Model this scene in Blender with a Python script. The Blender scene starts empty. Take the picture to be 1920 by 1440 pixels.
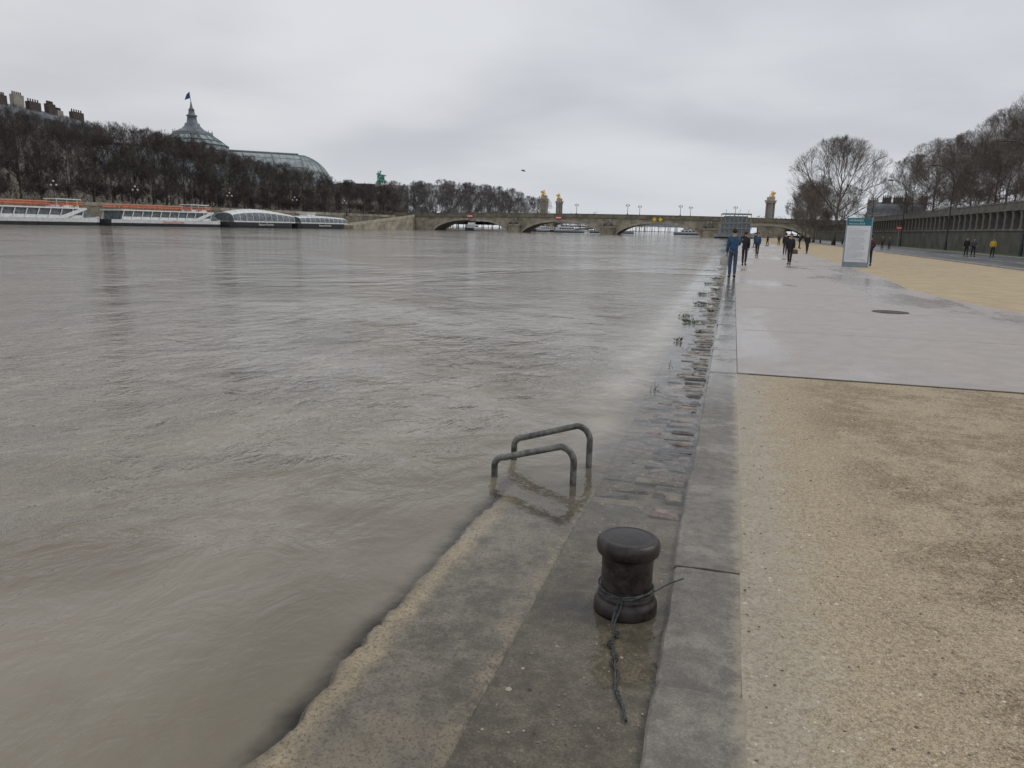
import bpy, math, random
from mathutils import Vector, Matrix, noise as mnoise
R = random.Random(7)
scene = bpy.context.scene
COL = scene.collection
rad = math.radians

# ------------------------------------------------------------------ nodes
def nd(nt, t, ins=None, **props):
    n = nt.nodes.new(t)
    for k, v in props.items():
        setattr(n, k, v)
    for k, v in (ins or {}).items():
        if isinstance(v, bpy.types.NodeSocket):
            nt.links.new(v, n.inputs[k])
        else:
            n.inputs[k].default_value = v
    return n
def c4(c): return (c[0], c[1], c[2], 1.0)
def math_(nt, op, a, b=0.0):
    return nd(nt, 'ShaderNodeMath', {0: a, 1: b}, operation=op).outputs[0]
def mapr(nt, v, a, b, c=0.0, d=1.0, smooth=True):
    return nd(nt, 'ShaderNodeMapRange', {'Value': v, 'From Min': a, 'From Max': b, 'To Min': c, 'To Max': d},
              interpolation_type='SMOOTHSTEP' if smooth else 'LINEAR').outputs['Result']
def mixc(nt, f, a, b, mode='MIX'):
    return nd(nt, 'ShaderNodeMixRGB', {0: f, 1: a, 2: b}, blend_type=mode).outputs[0]
def noise(nt, vec, scale, detail=4, rough=0.5, dist=0.0):
    return nd(nt, 'ShaderNodeTexNoise', {'Vector': vec, 'Scale': scale, 'Detail': detail, 'Roughness': rough, 'Distortion': dist}).outputs[0]
def newmat(name):
    m = bpy.data.materials.new(name); m.use_nodes = True
    nt = m.node_tree
    for n in list(nt.nodes): nt.nodes.remove(n)
    out = nt.nodes.new('ShaderNodeOutputMaterial')
    return m, nt, out
def mat(name, col, rough=0.7, scale=3.0, var=0.25, bump=0.0, metal=0.0, spec=0.5, world=False, bscale=None):
    m, nt, out = newmat(name)
    if world: P = nd(nt, 'ShaderNodeNewGeometry').outputs['Position']
    else: P = nd(nt, 'ShaderNodeTexCoord').outputs['Object']
    n1 = noise(nt, P, scale, 4, 0.6)
    f = mapr(nt, n1, 0.3, 0.7)
    lo = c4([max(0, x*(1-var)) for x in col]); hi = c4([min(1, x*(1+var)) for x in col])
    c = mixc(nt, f, lo, hi)
    ins = {'Base Color': c, 'Roughness': mapr(nt, n1, 0.3, 0.7, rough*0.85, min(1, rough*1.12)), 'Metallic': metal, 'Specular IOR Level': spec}
    b = nd(nt, 'ShaderNodeBsdfPrincipled', ins)
    if bump:
        n2 = noise(nt, P, bscale or scale*4, 4, 0.65)
        bn = nd(nt, 'ShaderNodeBump', {'Height': n2, 'Distance': bump, 'Strength': 1.0})
        nt.links.new(bn.outputs[0], b.inputs['Normal'])
    nt.links.new(b.outputs[0], out.inputs[0])
    return m
def flat(name, col, scale=.35, var=.3):
    m, nt, out = newmat(name)
    P = nd(nt, 'ShaderNodeNewGeometry').outputs['Position']
    f = mapr(nt, noise(nt, P, scale, 1), .35, .65)
    c = mixc(nt, f, c4([x*(1-var) for x in col]), c4([x*(1+var) for x in col]))
    b = nd(nt, 'ShaderNodeBsdfDiffuse', {'Color': c}); nt.links.new(b.outputs[0], out.inputs[0]); return m

# ------------------------------------------------------------------ mesh builder
class MB:
    def __init__(s): s.v=[]; s.f=[]; s.m=[]
    def face(s, idx, m=0): s.f.append(tuple(idx)); s.m.append(m)
    def poly(s, pts, m=0):
        b=len(s.v); s.v += [tuple(p) for p in pts]; s.face(range(b, b+len(pts)), m)
    def box(s, x0,x1,y0,y1,z0,z1, m=0, M=None):
        b=len(s.v)
        P=[(x0,y0,z0),(x1,y0,z0),(x1,y1,z0),(x0,y1,z0),(x0,y0,z1),(x1,y0,z1),(x1,y1,z1),(x0,y1,z1)]
        if M is not None: P=[tuple(M@Vector(p)) for p in P]
        s.v+=P
        for q in ((0,3,2,1),(4,5,6,7),(0,1,5,4),(1,2,6,5),(2,3,7,6),(3,0,4,7)): s.face([b+i for i in q], m)
    def bbox(s, x0,x1,y0,y1,z0,z1, bv, m=0):
        b=len(s.v)
        zz=z1-bv
        s.v+=[(x0,y0,z0),(x1,y0,z0),(x1,y1,z0),(x0,y1,z0),(x0,y0,zz),(x1,y0,zz),(x1,y1,zz),(x0,y1,zz),
              (x0+bv,y0+bv,z1),(x1-bv,y0+bv,z1),(x1-bv,y1-bv,z1),(x0+bv,y1-bv,z1)]
        for q in ((0,1,5,4),(1,2,6,5),(2,3,7,6),(3,0,4,7),(4,5,9,8),(5,6,10,9),(6,7,11,10),(7,4,8,11),(8,9,10,11)):
            s.face([b+i for i in q], m)
    def tube(s, pts, radii, n=8, m=0, cap=True):
        pts=[Vector(p) for p in pts]
        if not isinstance(radii,(list,tuple)): radii=[radii]*len(pts)
        b=len(s.v); K=len(pts)
        up=None
        for i,p in enumerate(pts):
            t=(pts[min(i+1,K-1)]-pts[max(i-1,0)])
            if t.length<1e-9: t=Vector((0,0,1))
            t.normalize()
            if up is None:
                up = Vector((0,0,1)) if abs(t.z)<0.9 else Vector((1,0,0))
            a=(up - t*up.dot(t))
            if a.length<1e-5: a=t.orthogonal()
            a.normalize(); up=a
            c=t.cross(a)
            for k in range(n):
                an=2*math.pi*k/n
                s.v.append(tuple(p+(a*math.cos(an)+c*math.sin(an))*radii[i]))
        for i in range(K-1):
            for k in range(n):
                k2=(k+1)%n
                s.face((b+i*n+k,b+i*n+k2,b+(i+1)*n+k2,b+(i+1)*n+k),m)
        if cap and n>2:
            s.face([b+k for k in range(n)][::-1],m); s.face([b+(K-1)*n+k for k in range(n)],m)
    def lathe(s, prof, n=24, c=(0,0,0), m=0, a0=0, a1=2*math.pi):
        b=len(s.v); full=abs(a1-a0-2*math.pi)<1e-6
        cols = n if full else n+1
        for r,z in prof:
            for k in range(cols):
                an=a0+(a1-a0)*k/n
                s.v.append((c[0]+r*math.cos(an),c[1]+r*math.sin(an),c[2]+z))
        for i in range(len(prof)-1):
            for k in range(n):
                k2=(k+1)%cols
                s.face((b+i*cols+k,b+i*cols+k2,b+(i+1)*cols+k2,b+(i+1)*cols+k),m)
    def ell(s, c, r, n=12, k=8, m=0):
        prof=[(math.sin(math.pi*i/k),-math.cos(math.pi*i/k)) for i in range(k+1)]
        b=len(s.v)
        for a,z in prof:
            for j in range(n):
                an=2*math.pi*j/n
                s.v.append((c[0]+r[0]*a*math.cos(an),c[1]+r[1]*a*math.sin(an),c[2]+r[2]*z))
        for i in range(k):
            for j in range(n):
                j2=(j+1)%n
                s.face((b+i*n+j,b+i*n+j2,b+(i+1)*n+j2,b+(i+1)*n+j),m)
    def mesh(s, name, mats, smooth=False):
        me=bpy.data.meshes.new(name); me.from_pydata(s.v,[],s.f)
        for mm in mats: me.materials.append(mm)
        me.polygons.foreach_set('material_index', s.m)
        if smooth: me.polygons.foreach_set('use_smooth',[True]*len(s.f))
        me.update(); return me
    def obj(s, name, mats, parent=None, smooth=False, loc=None):
        if not isinstance(mats,(list,tuple)): mats=[mats]
        o=bpy.data.objects.new(name, s.mesh(name,mats,smooth)); COL.objects.link(o)
        if parent: o.parent=parent
        if loc: o.location=loc
        return o
def tag(o, label, cat, group=None):
    o['label']=label; o['category']=cat
    if group: o['group']=group
    return o
def struct(o): o['kind']='structure'; return o
def thing(name, loc, label, cat, group=None, rot=0.0, sc=1.0):
    e=bpy.data.objects.new(name,None); COL.objects.link(e)
    e.empty_display_size=0.2
    e.location=loc; e.rotation_euler=(0,0,rot); e.scale=(sc,sc,sc)
    return tag(e,label,cat,group)
def copy_thing(src, loc, rot=0.0, sc=(1,1,1), label=None):
    e=src.copy(); COL.objects.link(e)
    e.location=loc; e.rotation_euler=(0,0,rot); e.scale=sc
    if label: e['label']=label
    for ch in list(src.children):
        c=ch.copy(); COL.objects.link(c); c.parent=e
    return e

# ------------------------------------------------------------------ materials
def gravel_mat():
    m,nt,out=newmat('gravel')
    P=nd(nt,'ShaderNodeNewGeometry').outputs['Position']
    sx=nd(nt,'ShaderNodeSeparateXYZ',{0:P}).outputs
    big=noise(nt,P,0.8,4,0.65,0.5); mid=noise(nt,P,5.0,6,0.82); fine=noise(nt,P,42,3,0.75); spk=noise(nt,P,150,2,0.6)
    dark=mapr(nt,math_(nt,'ADD',math_(nt,'MULTIPLY',big,0.48),math_(nt,'MULTIPLY',mid,0.52)),0.42,0.58)
    xg=math_(nt,'ADD',sx[0],math_(nt,'MULTIPLY',mid,-0.9))
    dark=math_(nt,'MULTIPLY',dark,mapr(nt,xg,0.05,0.7))
    wet=mapr(nt,xg,-0.22,0.20,1.0,0.0)
    c=mixc(nt,math_(nt,'MULTIPLY',dark,0.66),c4((.485,.39,.255)),c4((.225,.155,.08)))
    c=mixc(nt,math_(nt,'MULTIPLY',mapr(nt,fine,0.42,0.62,0.0,0.8),mapr(nt,dark,0,1,.50,1.0)),c,c4((.12,.085,.05)))
    c=mixc(nt,mapr(nt,spk,0.55,0.68,0.0,0.85),c,c4((.66,.59,.46)))
    c=mixc(nt,mapr(nt,spk,0.42,0.32,0.0,0.75),c,c4((.07,.05,.03)))
    cw=mixc(nt,mapr(nt,mid,.3,.7),c4((.28,.24,.175)),c4((.43,.375,.28)))
    cw=mixc(nt,mapr(nt,fine,.45,.65,0,.6),cw,c4((.16,.13,.085)))
    cw=mixc(nt,mapr(nt,spk,.58,.70,0,.6),cw,c4((.58,.52,.42)))
    c=mixc(nt,math_(nt,'MULTIPLY',wet,0.8),c,cw)
    r=mapr(nt,wet,0,1,0.85,0.36)
    h=math_(nt,'ADD',math_(nt,'MULTIPLY',fine,0.014),math_(nt,'ADD',math_(nt,'MULTIPLY',spk,0.005),math_(nt,'MULTIPLY',mid,0.03)))
    bn=nd(nt,'ShaderNodeBump',{'Height':h,'Distance':1.0,'Strength':mapr(nt,wet,0,1,0.9,0.5)})
    b=nd(nt,'ShaderNodeBsdfPrincipled',{'Base Color':c,'Roughness':r,'Normal':bn.outputs[0]})
    nt.links.new(b.outputs[0],out.inputs[0]); return m
def sheet_mat(name,c1,c2,rdry,rwet,scale=0.4,wetlo=0.45,wethi=0.6,speck=0.3,bump=0.003,stretch=(1,1,1),darkwet=0.7):
    m,nt,out=newmat(name)
    P=nd(nt,'ShaderNodeNewGeometry').outputs['Position']
    PS=nd(nt,'ShaderNodeVectorMath',{0:P,1:stretch},operation='MULTIPLY').outputs[0]
    big=noise(nt,PS,scale,5,0.6,0.3); mid=noise(nt,P,scale*9,5,0.7); fine=noise(nt,P,90,3,0.7)
    c=mixc(nt,mapr(nt,mid,.35,.65),c4(c1),c4(c2))
    c=mixc(nt,mapr(nt,fine,.35,.7,0,speck),c,c4([x*0.45 for x in c1]))
    c=mixc(nt,mapr(nt,fine,.6,.75,0,speck),c,c4([min(1,x*1.6) for x in c2]))
    wet=mapr(nt,big,wetlo,wethi)
    c=mixc(nt,wet,c,mixc(nt,1.0,c,c4((darkwet,)*3),'MULTIPLY'))
    r=mapr(nt,wet,0,1,rdry,rwet)
    h=math_(nt,'ADD',math_(nt,'MULTIPLY',fine,bump),math_(nt,'MULTIPLY',mid,bump*2))
    bn=nd(nt,'ShaderNodeBump',{'Height':h,'Distance':1.0,'Strength':mapr(nt,wet,0,1,1.0,0.45)})
    b=nd(nt,'ShaderNodeBsdfPrincipled',{'Base Color':c,'Roughness':r,'Normal':bn.outputs[0]})
    nt.links.new(b.outputs[0],out.inputs[0]); return m
def water_mat():
    m,nt,out=newmat('river_water')
    P=nd(nt,'ShaderNodeNewGeometry').outputs['Position']
    s=nd(nt,'ShaderNodeSeparateXYZ',{0:P}).outputs
    warp=noise(nt,P,3.2,5,0.65)
    x=math_(nt,'ADD',s[0],math_(nt,'MULTIPLY',math_(nt,'SUBTRACT',warp,0.5),0.18))
    yw=math_(nt,'ADD',s[1],math_(nt,'MULTIPLY',math_(nt,'SUBTRACT',noise(nt,P,1.1,4,.6),0.5),1.6))
    deep=mapr(nt,x,-1.27,-1.45,0.0,1.0)
    far=math_(nt,'MULTIPLY',mapr(nt,yw,3.8,5.3,0.0,0.95),mapr(nt,x,-0.60,-0.98))
    op=math_(nt,'MAXIMUM',deep,far)
    op=math_(nt,'MAXIMUM',op,mapr(nt,warp,.4,.65,.0,.06))
    mod=mapr(nt,noise(nt,P,0.075,4,0.62,0.8),0.38,0.60,0.38,1.25)
    PS=nd(nt,'ShaderNodeVectorMath',{0:P,1:(1.0,0.70,1.0)},operation='MULTIPLY').outputs[0]
    a=noise(nt,PS,0.6,3,0.5,0.7); b_=noise(nt,PS,2.4,4,0.6,0.7); c_=noise(nt,PS,8.5,4,0.62,0.5)
    near=mapr(nt,x,-1.1,-2.0,0.22,1.0)
    h=math_(nt,'ADD',math_(nt,'MULTIPLY',a,0.13),math_(nt,'ADD',math_(nt,'MULTIPLY',b_,0.068),math_(nt,'MULTIPLY',c_,0.022)))
    h=math_(nt,'MULTIPLY',math_(nt,'MULTIPLY',h,mod),near)
    bn=nd(nt,'ShaderNodeBump',{'Height':h,'Distance':1.0,'Strength':1.0}).outputs[0]
    sw=noise(nt,PS,0.55,6,0.62,2.0)
    col=mixc(nt,mapr(nt,sw,.36,.64),c4((.200,.172,.130)),c4((.262,.230,.180)))
    col=mixc(nt,mapr(nt,s[0],-1.45,-2.8,.20,0),col,c4((.14,.13,.09)))
    sil=math_(nt,'MULTIPLY',mapr(nt,s[0],-1.50,-1.32),mapr(nt,s[1],4.8,7.5))
    col=mixc(nt,math_(nt,'MULTIPLY',sil,mapr(nt,noise(nt,P,1.5,5,.65,.8),.45,.62,.0,.85)),col,c4((.36,.31,.235)))
    dif=nd(nt,'ShaderNodeBsdfDiffuse',{'Color':col,'Normal':bn}).outputs[0]
    tr=nd(nt,'ShaderNodeBsdfTransparent',{'Color':(.97,.955,.92,1)}).outputs[0]
    gl=nd(nt,'ShaderNodeBsdfGlossy',{'Color':(1,1,1,1),'Roughness':0.05,'Normal':bn}).outputs[0]
    fr=nd(nt,'ShaderNodeFresnel',{'IOR':1.333,'Normal':bn}).outputs[0]
    base=nd(nt,'ShaderNodeMixShader',{0:op,1:tr,2:dif}).outputs[0]
    fin=nd(nt,'ShaderNodeMixShader',{0:fr,1:base,2:gl}).outputs[0]
    nt.links.new(fin,out.inputs[0]); return m
def coping_mat():
    m,nt,out=newmat('coping_stone')
    P=nd(nt,'ShaderNodeNewGeometry').outputs['Position']
    s=nd(nt,'ShaderNodeSeparateXYZ',{0:P}).outputs
    w=noise(nt,P,6,6,0.7); mid=noise(nt,P,9,6,0.8); fine=noise(nt,P,70,3,0.7); big=noise(nt,P,1.7,5,0.72,.4); fm=noise(nt,P,26,4,.75)
    x=math_(nt,'ADD',s[0],math_(nt,'MULTIPLY',math_(nt,'SUBTRACT',w,0.5),0.22))
    edge=mapr(nt,x,-1.19,-1.30)
    c=mixc(nt,mapr(nt,mid,.36,.64),c4((.205,.188,.158)),c4((.42,.385,.325)))
    c=mixc(nt,mapr(nt,big,.47,.62,0,.6),c,c4((.47,.415,.33)))
    c=mixc(nt,mapr(nt,big,.48,.36,0,.65),c,c4((.17,.155,.13)))
    e2=mapr(nt,x,-.86,-.77)
    c=mixc(nt,math_(nt,'MULTIPLY',e2,mapr(nt,mid,.38,.58,.1,.8)),c,c4((.55,.47,.345)))
    c=mixc(nt,math_(nt,'MULTIPLY',edge,mapr(nt,fm,.30,.55,.35,1.0)),c,c4((.74,.63,.46)))
    c=mixc(nt,mapr(nt,fine,.5,.66,0,.65),c,c4((.10,.09,.07)))
    c=mixc(nt,mapr(nt,s[2],-0.13,-0.30),c,c4((.14,.13,.09)))
    h=math_(nt,'ADD',math_(nt,'MULTIPLY',mid,0.035),math_(nt,'ADD',math_(nt,'MULTIPLY',fm,.015),math_(nt,'MULTIPLY',fine,0.005)))
    bn=nd(nt,'ShaderNodeBump',{'Height':h,'Distance':1.0,'Strength':0.9})
    b=nd(nt,'ShaderNodeBsdfPrincipled',{'Base Color':c,'Roughness':mapr(nt,big,.3,.7,.35,.65),'Normal':bn.outputs[0]})
    nt.links.new(b.outputs[0],out.inputs[0]); return m
def kerb_mat():
    m,nt,out=newmat('kerb_granite')
    P=nd(nt,'ShaderNodeNewGeometry').outputs['Position']
    s=nd(nt,'ShaderNodeSeparateXYZ',{0:P}).outputs
    fine=noise(nt,P,100,3,0.8); mid=noise(nt,P,9,6,0.8); big=noise(nt,P,1.6,5,0.7)
    c=mixc(nt,mapr(nt,mid,.35,.65),c4((.165,.150,.125)),c4((.285,.262,.222)))
    c=mixc(nt,mapr(nt,big,.5,.64,0,.5),c,c4((.34,.305,.245)))
    c=mixc(nt,mapr(nt,big,.47,.36,0,.4),c,c4((.125,.115,.098)))
    c=mixc(nt,mapr(nt,fine,.35,.7,0,.6),c,c4((.09,.083,.07)))
    c=mixc(nt,mapr(nt,fine,.62,.75,0,.5),c,c4((.48,.44,.37)))
    xe=math_(nt,'ADD',s[0],math_(nt,'MULTIPLY',math_(nt,'SUBTRACT',mid,.5),.20))
    c=mixc(nt,math_(nt,'MULTIPLY',mapr(nt,xe,.10,.17),mapr(nt,s[1],8.5,10.,.8,0)),c,c4((.37,.32,.235)))
    wet=math_(nt,'MAXIMUM',math_(nt,'MULTIPLY',mapr(nt,s[1],6.0,10.0),mapr(nt,big,.30,.5,.35,1)),mapr(nt,big,.5,.62,0.15,.5))
    h=math_(nt,'ADD',math_(nt,'MULTIPLY',fine,0.005),math_(nt,'MULTIPLY',mid,0.020))
    bn=nd(nt,'ShaderNodeBump',{'Height':h,'Distance':1.0,'Strength':mapr(nt,wet,0,1,1,.12)})
    b=nd(nt,'ShaderNodeBsdfPrincipled',{'Base Color':c,'Roughness':mapr(nt,wet,0,1,.6,.08),'Normal':bn.outputs[0]})
    nt.links.new(b.outputs[0],out.inputs[0]); return m

M_GRAVEL=gravel_mat(); M_WATER=water_mat(); M_COPING=coping_mat(); M_KERB=kerb_mat()
M_PINK=sheet_mat('wet_pink_asphalt',(.385,.340,.305),(.455,.405,.365),0.46,0.18,0.30,0.44,0.62,0.30,0.0016,(1,.35,1),0.84)
M_SAND=sheet_mat('sand',(.42,.325,.20),(.53,.42,.265),0.8,0.6,0.15,0.5,0.7,0.3,0.004,(1,.4,1),0.85)
M_ROAD=sheet_mat('wet_asphalt',(.12,.12,.125),(.17,.17,.175),0.5,0.3,0.2,0.4,0.6,0.3,0.002,(1,.3,1),0.8)
M_BED=sheet_mat('gutter_concrete',(.20,.178,.13),(.38,.34,.262),0.5,0.35,1.2,0.4,0.6,0.75,0.010)
M_RBED=mat('river_mud',(.17,.155,.105),0.9,.8,.3,world=True)
M_GRASS=mat('grass',(.09,.13,.04),0.9,2.0,.4,world=True)
M_EARTH=mat('earth',(.20,.17,.12),0.9,.3,.3,world=True)
M_COB=[mat('cobble_grey',(.18,.168,.152),.45,14,.45,.008,world=True),mat('cobble_pink',(.235,.178,.152),.45,14,.4,.008,world=True),
       mat('cobble_tan',(.25,.212,.165),.45,14,.4,.008,world=True),mat('cobble_dark',(.105,.10,.095),.4,14,.45,.008,world=True)]
M_IRON=mat('cast_iron',(.036,.030,.027),.40,18,.55,.0018,0.35,0.5,bscale=60)
M_STEEL=mat('galvanised_tube',(.15,.15,.14),.5,14,.6,.001,0.6)
M_WIRE=mat('wire_rope',(.085,.085,.085),.5,60,.5,.0008,0.6)
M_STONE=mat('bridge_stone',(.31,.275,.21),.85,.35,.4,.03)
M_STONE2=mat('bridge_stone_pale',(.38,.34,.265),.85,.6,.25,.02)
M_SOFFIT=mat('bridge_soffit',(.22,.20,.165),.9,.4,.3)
M_WALL=mat('embankment_masonry',(.10,.095,.08),.9,.5,.4,.03)
M_WALLP=mat('embankment_pillar',(.145,.135,.115),.9,.8,.4,.02)
M_DARK=mat('lip_shadow',(.05,.045,.04),.9,1,.2)  # near-black colour for the painted shadow at the path lip
M_QUAY=mat('quay_masonry',(.21,.19,.145),.9,.4,.35,.03)
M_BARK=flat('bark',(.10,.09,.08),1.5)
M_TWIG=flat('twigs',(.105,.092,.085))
M_TWIG2=flat('twigs_far_haze',(.16,.148,.145))  # paler, greyer twigs: aerial haze put into the colour
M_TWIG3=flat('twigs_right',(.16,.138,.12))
M_WHITE=mat('white_paint',(.72,.73,.73),.4,1.5,.12)
M_HULLB=mat('hull_black',(.03,.035,.045),.4,1.0,.3)
M_ORANGE=mat('orange_rail',(.58,.17,.08),.5,1.5,.2)
M_GLASS=mat('boat_glass',(.14,.16,.17),.15,1.5,.4)
M_GREYP=mat('grey_paint',(.30,.32,.33),.5,1.5,.15)
M_RED=mat('red_paint',(.55,.04,.03),.5,3,.1)
M_YEL=mat('yellow_paint',(.80,.55,.05),.5,3,.1)
M_GPG=mat('palace_glass',(.27,.31,.32),.4,.25,.25)
M_GPR=mat('palace_rib',(.14,.175,.175),.5,.5,.2)
M_ZINC=mat('zinc',(.13,.145,.165),.5,.4,.25)
M_FACADE=mat('facade_stone',(.30,.275,.235),.85,.4,.2)
M_WIN=mat('window_glass',(.05,.055,.06),.15,.5,.3)
M_BRICK=mat('chimney_brick',(.075,.055,.05),.9,1.2,.4)
M_GOLD=mat('gilded_bronze',(.80,.50,.09),.4,1.0,.25,metal=.5)
M_PATINA=mat('green_patina',(.12,.32,.25),.7,.8,.3)
M_POST=mat('dark_green_post',(.035,.042,.042),.5,2,.3)
M_TEAL=mat('teal_panel',(.02,.16,.20),.45,3,.1)
M_PANEL=mat('panel_white',(.72,.75,.78),.35,1.2,.05)
M_INK=mat('print_grey',(.36,.38,.40),.6,5,.1)
M_LAMP=mat('lamp_glass',(.30,.31,.31),.3,5,.1)
M_SKIN=mat('skin',(.45,.27,.19),.5,20,.1)
M_HAIR=mat('hair_dark',(.02,.016,.014),.5,60,.3)
M_LEAF=mat('weed_leaf',(.050,.080,.022),.7,20,.5)
M_BLUEF=mat('flag_blue',(.04,.07,.22),.7,1,.1)

# ------------------------------------------------------------------ world
w=bpy.data.worlds.new('World'); scene.world=w; w.use_nodes=True
nt=w.node_tree
for n in list(nt.nodes): nt.nodes.remove(n)
wo=nt.nodes.new('ShaderNodeOutputWorld')
sky=nt.nodes.new('ShaderNodeTexSky'); sky.sky_type='NISHITA'; sky.sun_disc=False
sky.sun_elevation=rad(48); sky.sun_rotation=rad(-60); sky.air_density=2.0; sky.dust_density=6.0
b1=nd(nt,'ShaderNodeBackground',{'Color':sky.outputs[0],'Strength':0.06})
tc=nd(nt,'ShaderNodeTexCoord').outputs['Generated']
s=nd(nt,'ShaderNodeSeparateXYZ',{0:tc}).outputs
den=math_(nt,'ADD',math_(nt,'MAXIMUM',s[2],0.0),0.16)
cv=nd(nt,'ShaderNodeCombineXYZ',{0:math_(nt,'DIVIDE',s[0],den),1:math_(nt,'DIVIDE',s[1],den),2:3.7}).outputs[0]
n1=noise(nt,cv,0.50,3,0.45,0.35); n2=noise(nt,cv,1.5,5,0.5,0.3)
cl=math_(nt,'ADD',math_(nt,'MULTIPLY',n1,0.78),math_(nt,'MULTIPLY',n2,0.22))
cc=mixc(nt,mapr(nt,cl,0.37,0.63),c4((.505,.525,.575)),c4((.70,.72,.76)))
hz=mapr(nt,s[2],0.0,0.16,1.0,0.0)
cc=mixc(nt,math_(nt,'MULTIPLY',hz,0.75),cc,c4((.67,.705,.745)))
b2=nd(nt,'ShaderNodeBackground',{'Color':cc,'Strength':1.04})
mx=nd(nt,'ShaderNodeMixShader',{0:0.93,1:b1.outputs[0],2:b2.outputs[0]})
nt.links.new(mx.outputs[0],wo.inputs[0])
sd=bpy.data.lights.new('sun','SUN'); sd.energy=0.8; sd.angle=rad(25); sd.color=(1,.97,.92)
so=bpy.data.objects.new('sun',sd); COL.objects.link(so); so.location=(0,0,40)
so.rotation_euler=(rad(42),0,rad(120))

# ------------------------------------------------------------------ camera
al=rad(15.77); th=rad(11.66); ro=rad(1.3)
fw=Vector((-math.sin(al)*math.cos(th),math.cos(al)*math.cos(th),-math.sin(th)))
r0=Vector((math.cos(al),math.sin(al),0)); u0=r0.cross(fw)
rt=r0*math.cos(ro)+u0*math.sin(ro); upv=u0*math.cos(ro)-r0*math.sin(ro)
cd=bpy.data.cameras.new('camera'); cam=bpy.data.objects.new('camera',cd); COL.objects.link(cam)
Mx=Matrix.Identity(4)
for i in range(3):
    Mx[i][0]=rt[i]; Mx[i][1]=upv[i]; Mx[i][2]=-fw[i]
Mx.translation=Vector((0,0,1.65)); cam.matrix_world=Mx
cd.lens=26.6; cd.sensor_width=36; cd.clip_start=0.05; cd.clip_end=8000
scene.camera=cam
scene.view_settings.view_transform='Standard'; scene.view_settings.look='None'

# ------------------------------------------------------------------ bank shape
WZ=-0.030
BK=[(-200,-185),(60,-168),(110,-160),(190,-146),(250,-138),(300,-128),(1200,-128)]
def bank(y):
    for (a,xa),(b,xb) in zip(BK,BK[1:]):
        if y<=b: return xa+(xb-xa)*(y-a)/(b-a)
    return BK[-1][1]

g=MB()
g.poly([(0.12,-60,-0.10),(2500,-60,-0.10),(2500,1000,-0.10),(6,1000,-0.10),(6,235,-0.10),(0.12,205,-0.10)])
g.poly([(-3000,1000,0.4),(3000,1000,0.4),(3000,5000,0.4),(-3000,5000,0.4)])
ys=[-200,60,110,190,250,300,600,1000]
for a,b in zip(ys,ys[1:]):
    g.poly([(bank(a),a,0.5),(bank(b),b,0.5),(bank(b)-9,b,0.5),(bank(a)-9,a,0.5)])
    g.poly([(bank(a)-9,a,4.8),(bank(b)-9,b,4.8),(-2500,b,4.8),(-2500,a,4.8)])
    g.poly([(bank(a),a,-1.3),(bank(b),b,-1.3),(bank(b),b,0.5),(bank(a),a,0.5)])
struct(g.obj('ground',M_EARTH))
g=MB(); g.poly([(-400,-200,-1.3),(60,-200,-1.3),(60,1000,-1.3),(-400,1000,-1.3)])
g.poly([(-1.30,-5,-.19),(.14,-5,-.19),(.14,230,-.19),(-1.30,230,-.19)])
struct(g.obj('riverbed',M_RBED))
wv=MB(); wv.poly([(-400,-200,WZ),(.10,-200,WZ),(.10,205,WZ),(6.1,236,WZ),(28,300,WZ),(28,1000,WZ),(-400,1000,WZ)])
struct(wv.obj('water',M_WATER))

# right-bank sheets
def edgewob(y): return .158+.006*mnoise.noise(Vector((y*1.1,0,7)))
p=MB(); ns=60
yy=[.3+(9.27-.3)*i/ns for i in range(ns+1)]
p.poly([(60,.3,0.004)]+[(60,9.27,0.004)]+[(edgewob(y),y,0.004) for y in reversed(yy)])
struct(p.obj('gravel_path',M_GRAVEL))
p=MB()
p.poly([(.173,9.30,0.016),(.173,205,0.016),(6.2,235,0.016),(6.2,60,0.016),(5.9,34,0.016),(5.5,27,0.016),(5.9,22,0.016),(6.9,17.5,.016),(9,13.5,0.016),(14,11,0.016),(40,9.6,0.016),(40,9.30,0.016)])
p.poly([(.173,9.30,-.05),(40,9.30,-.05),(40,9.30,0.016),(.173,9.30,0.016)])
p.poly([(.173,9.30,-.05),(.173,205,-.05),(.173,205,0.016),(.173,9.30,0.016)])
struct(p.obj('path',M_PINK))
p=MB(); p.box(.3,40,9.272,9.299,-.03,0.009)  # thin dark strip stands in for the shadow of the path slab's lip
struct(p.obj('path_lip_shadow',M_DARK))
p=MB()
for y_ in (13.6,17.9,22.6,31,40,52,66,82,100): p.box(.3,5.2,y_,y_+.018,0.010,0.0175)
struct(p.obj('path_joints',mat('joint',(.25,.21,.19),.5)))
p=MB(); p.poly([(4,9.31,0.010),(15,9.31,0.010),(15,300,0.010),(4,300,0.010)])
struct(p.obj('sand_ground',M_SAND))
p=MB(); p.poly([(15.15,9.4,0.005),(24.5,9.4,0.005),(24.5,330,0.005),(15.15,330,0.005)])
struct(p.obj('road',M_ROAD))
p=MB()
p.bbox(14.98,15.15,9.4,300,-.02,.10,.02); p.bbox(24.5,24.7,9.4,300,-.02,.12,.02)
struct(p.obj('road_kerb',mat('kerb_pale',(.30,.28,.25),.7,1.5,.25,world=True)))
p=MB()
for y_ in range(12,290,6): p.box(19.7,19.82,y_,y_+3,0.006,0.010)
p.box(15.6,15.72,12,290,0.006,0.010)
struct(p.obj('road_markings',mat('road_paint',(.6,.6,.58),.6,2,.2)))
p=MB(); p.poly([(24.7,9.4,.06),(28,9.4,.06),(28,300,.06),(24.7,300,.06)])
struct(p.obj('grass_verge',M_GRASS))

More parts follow.
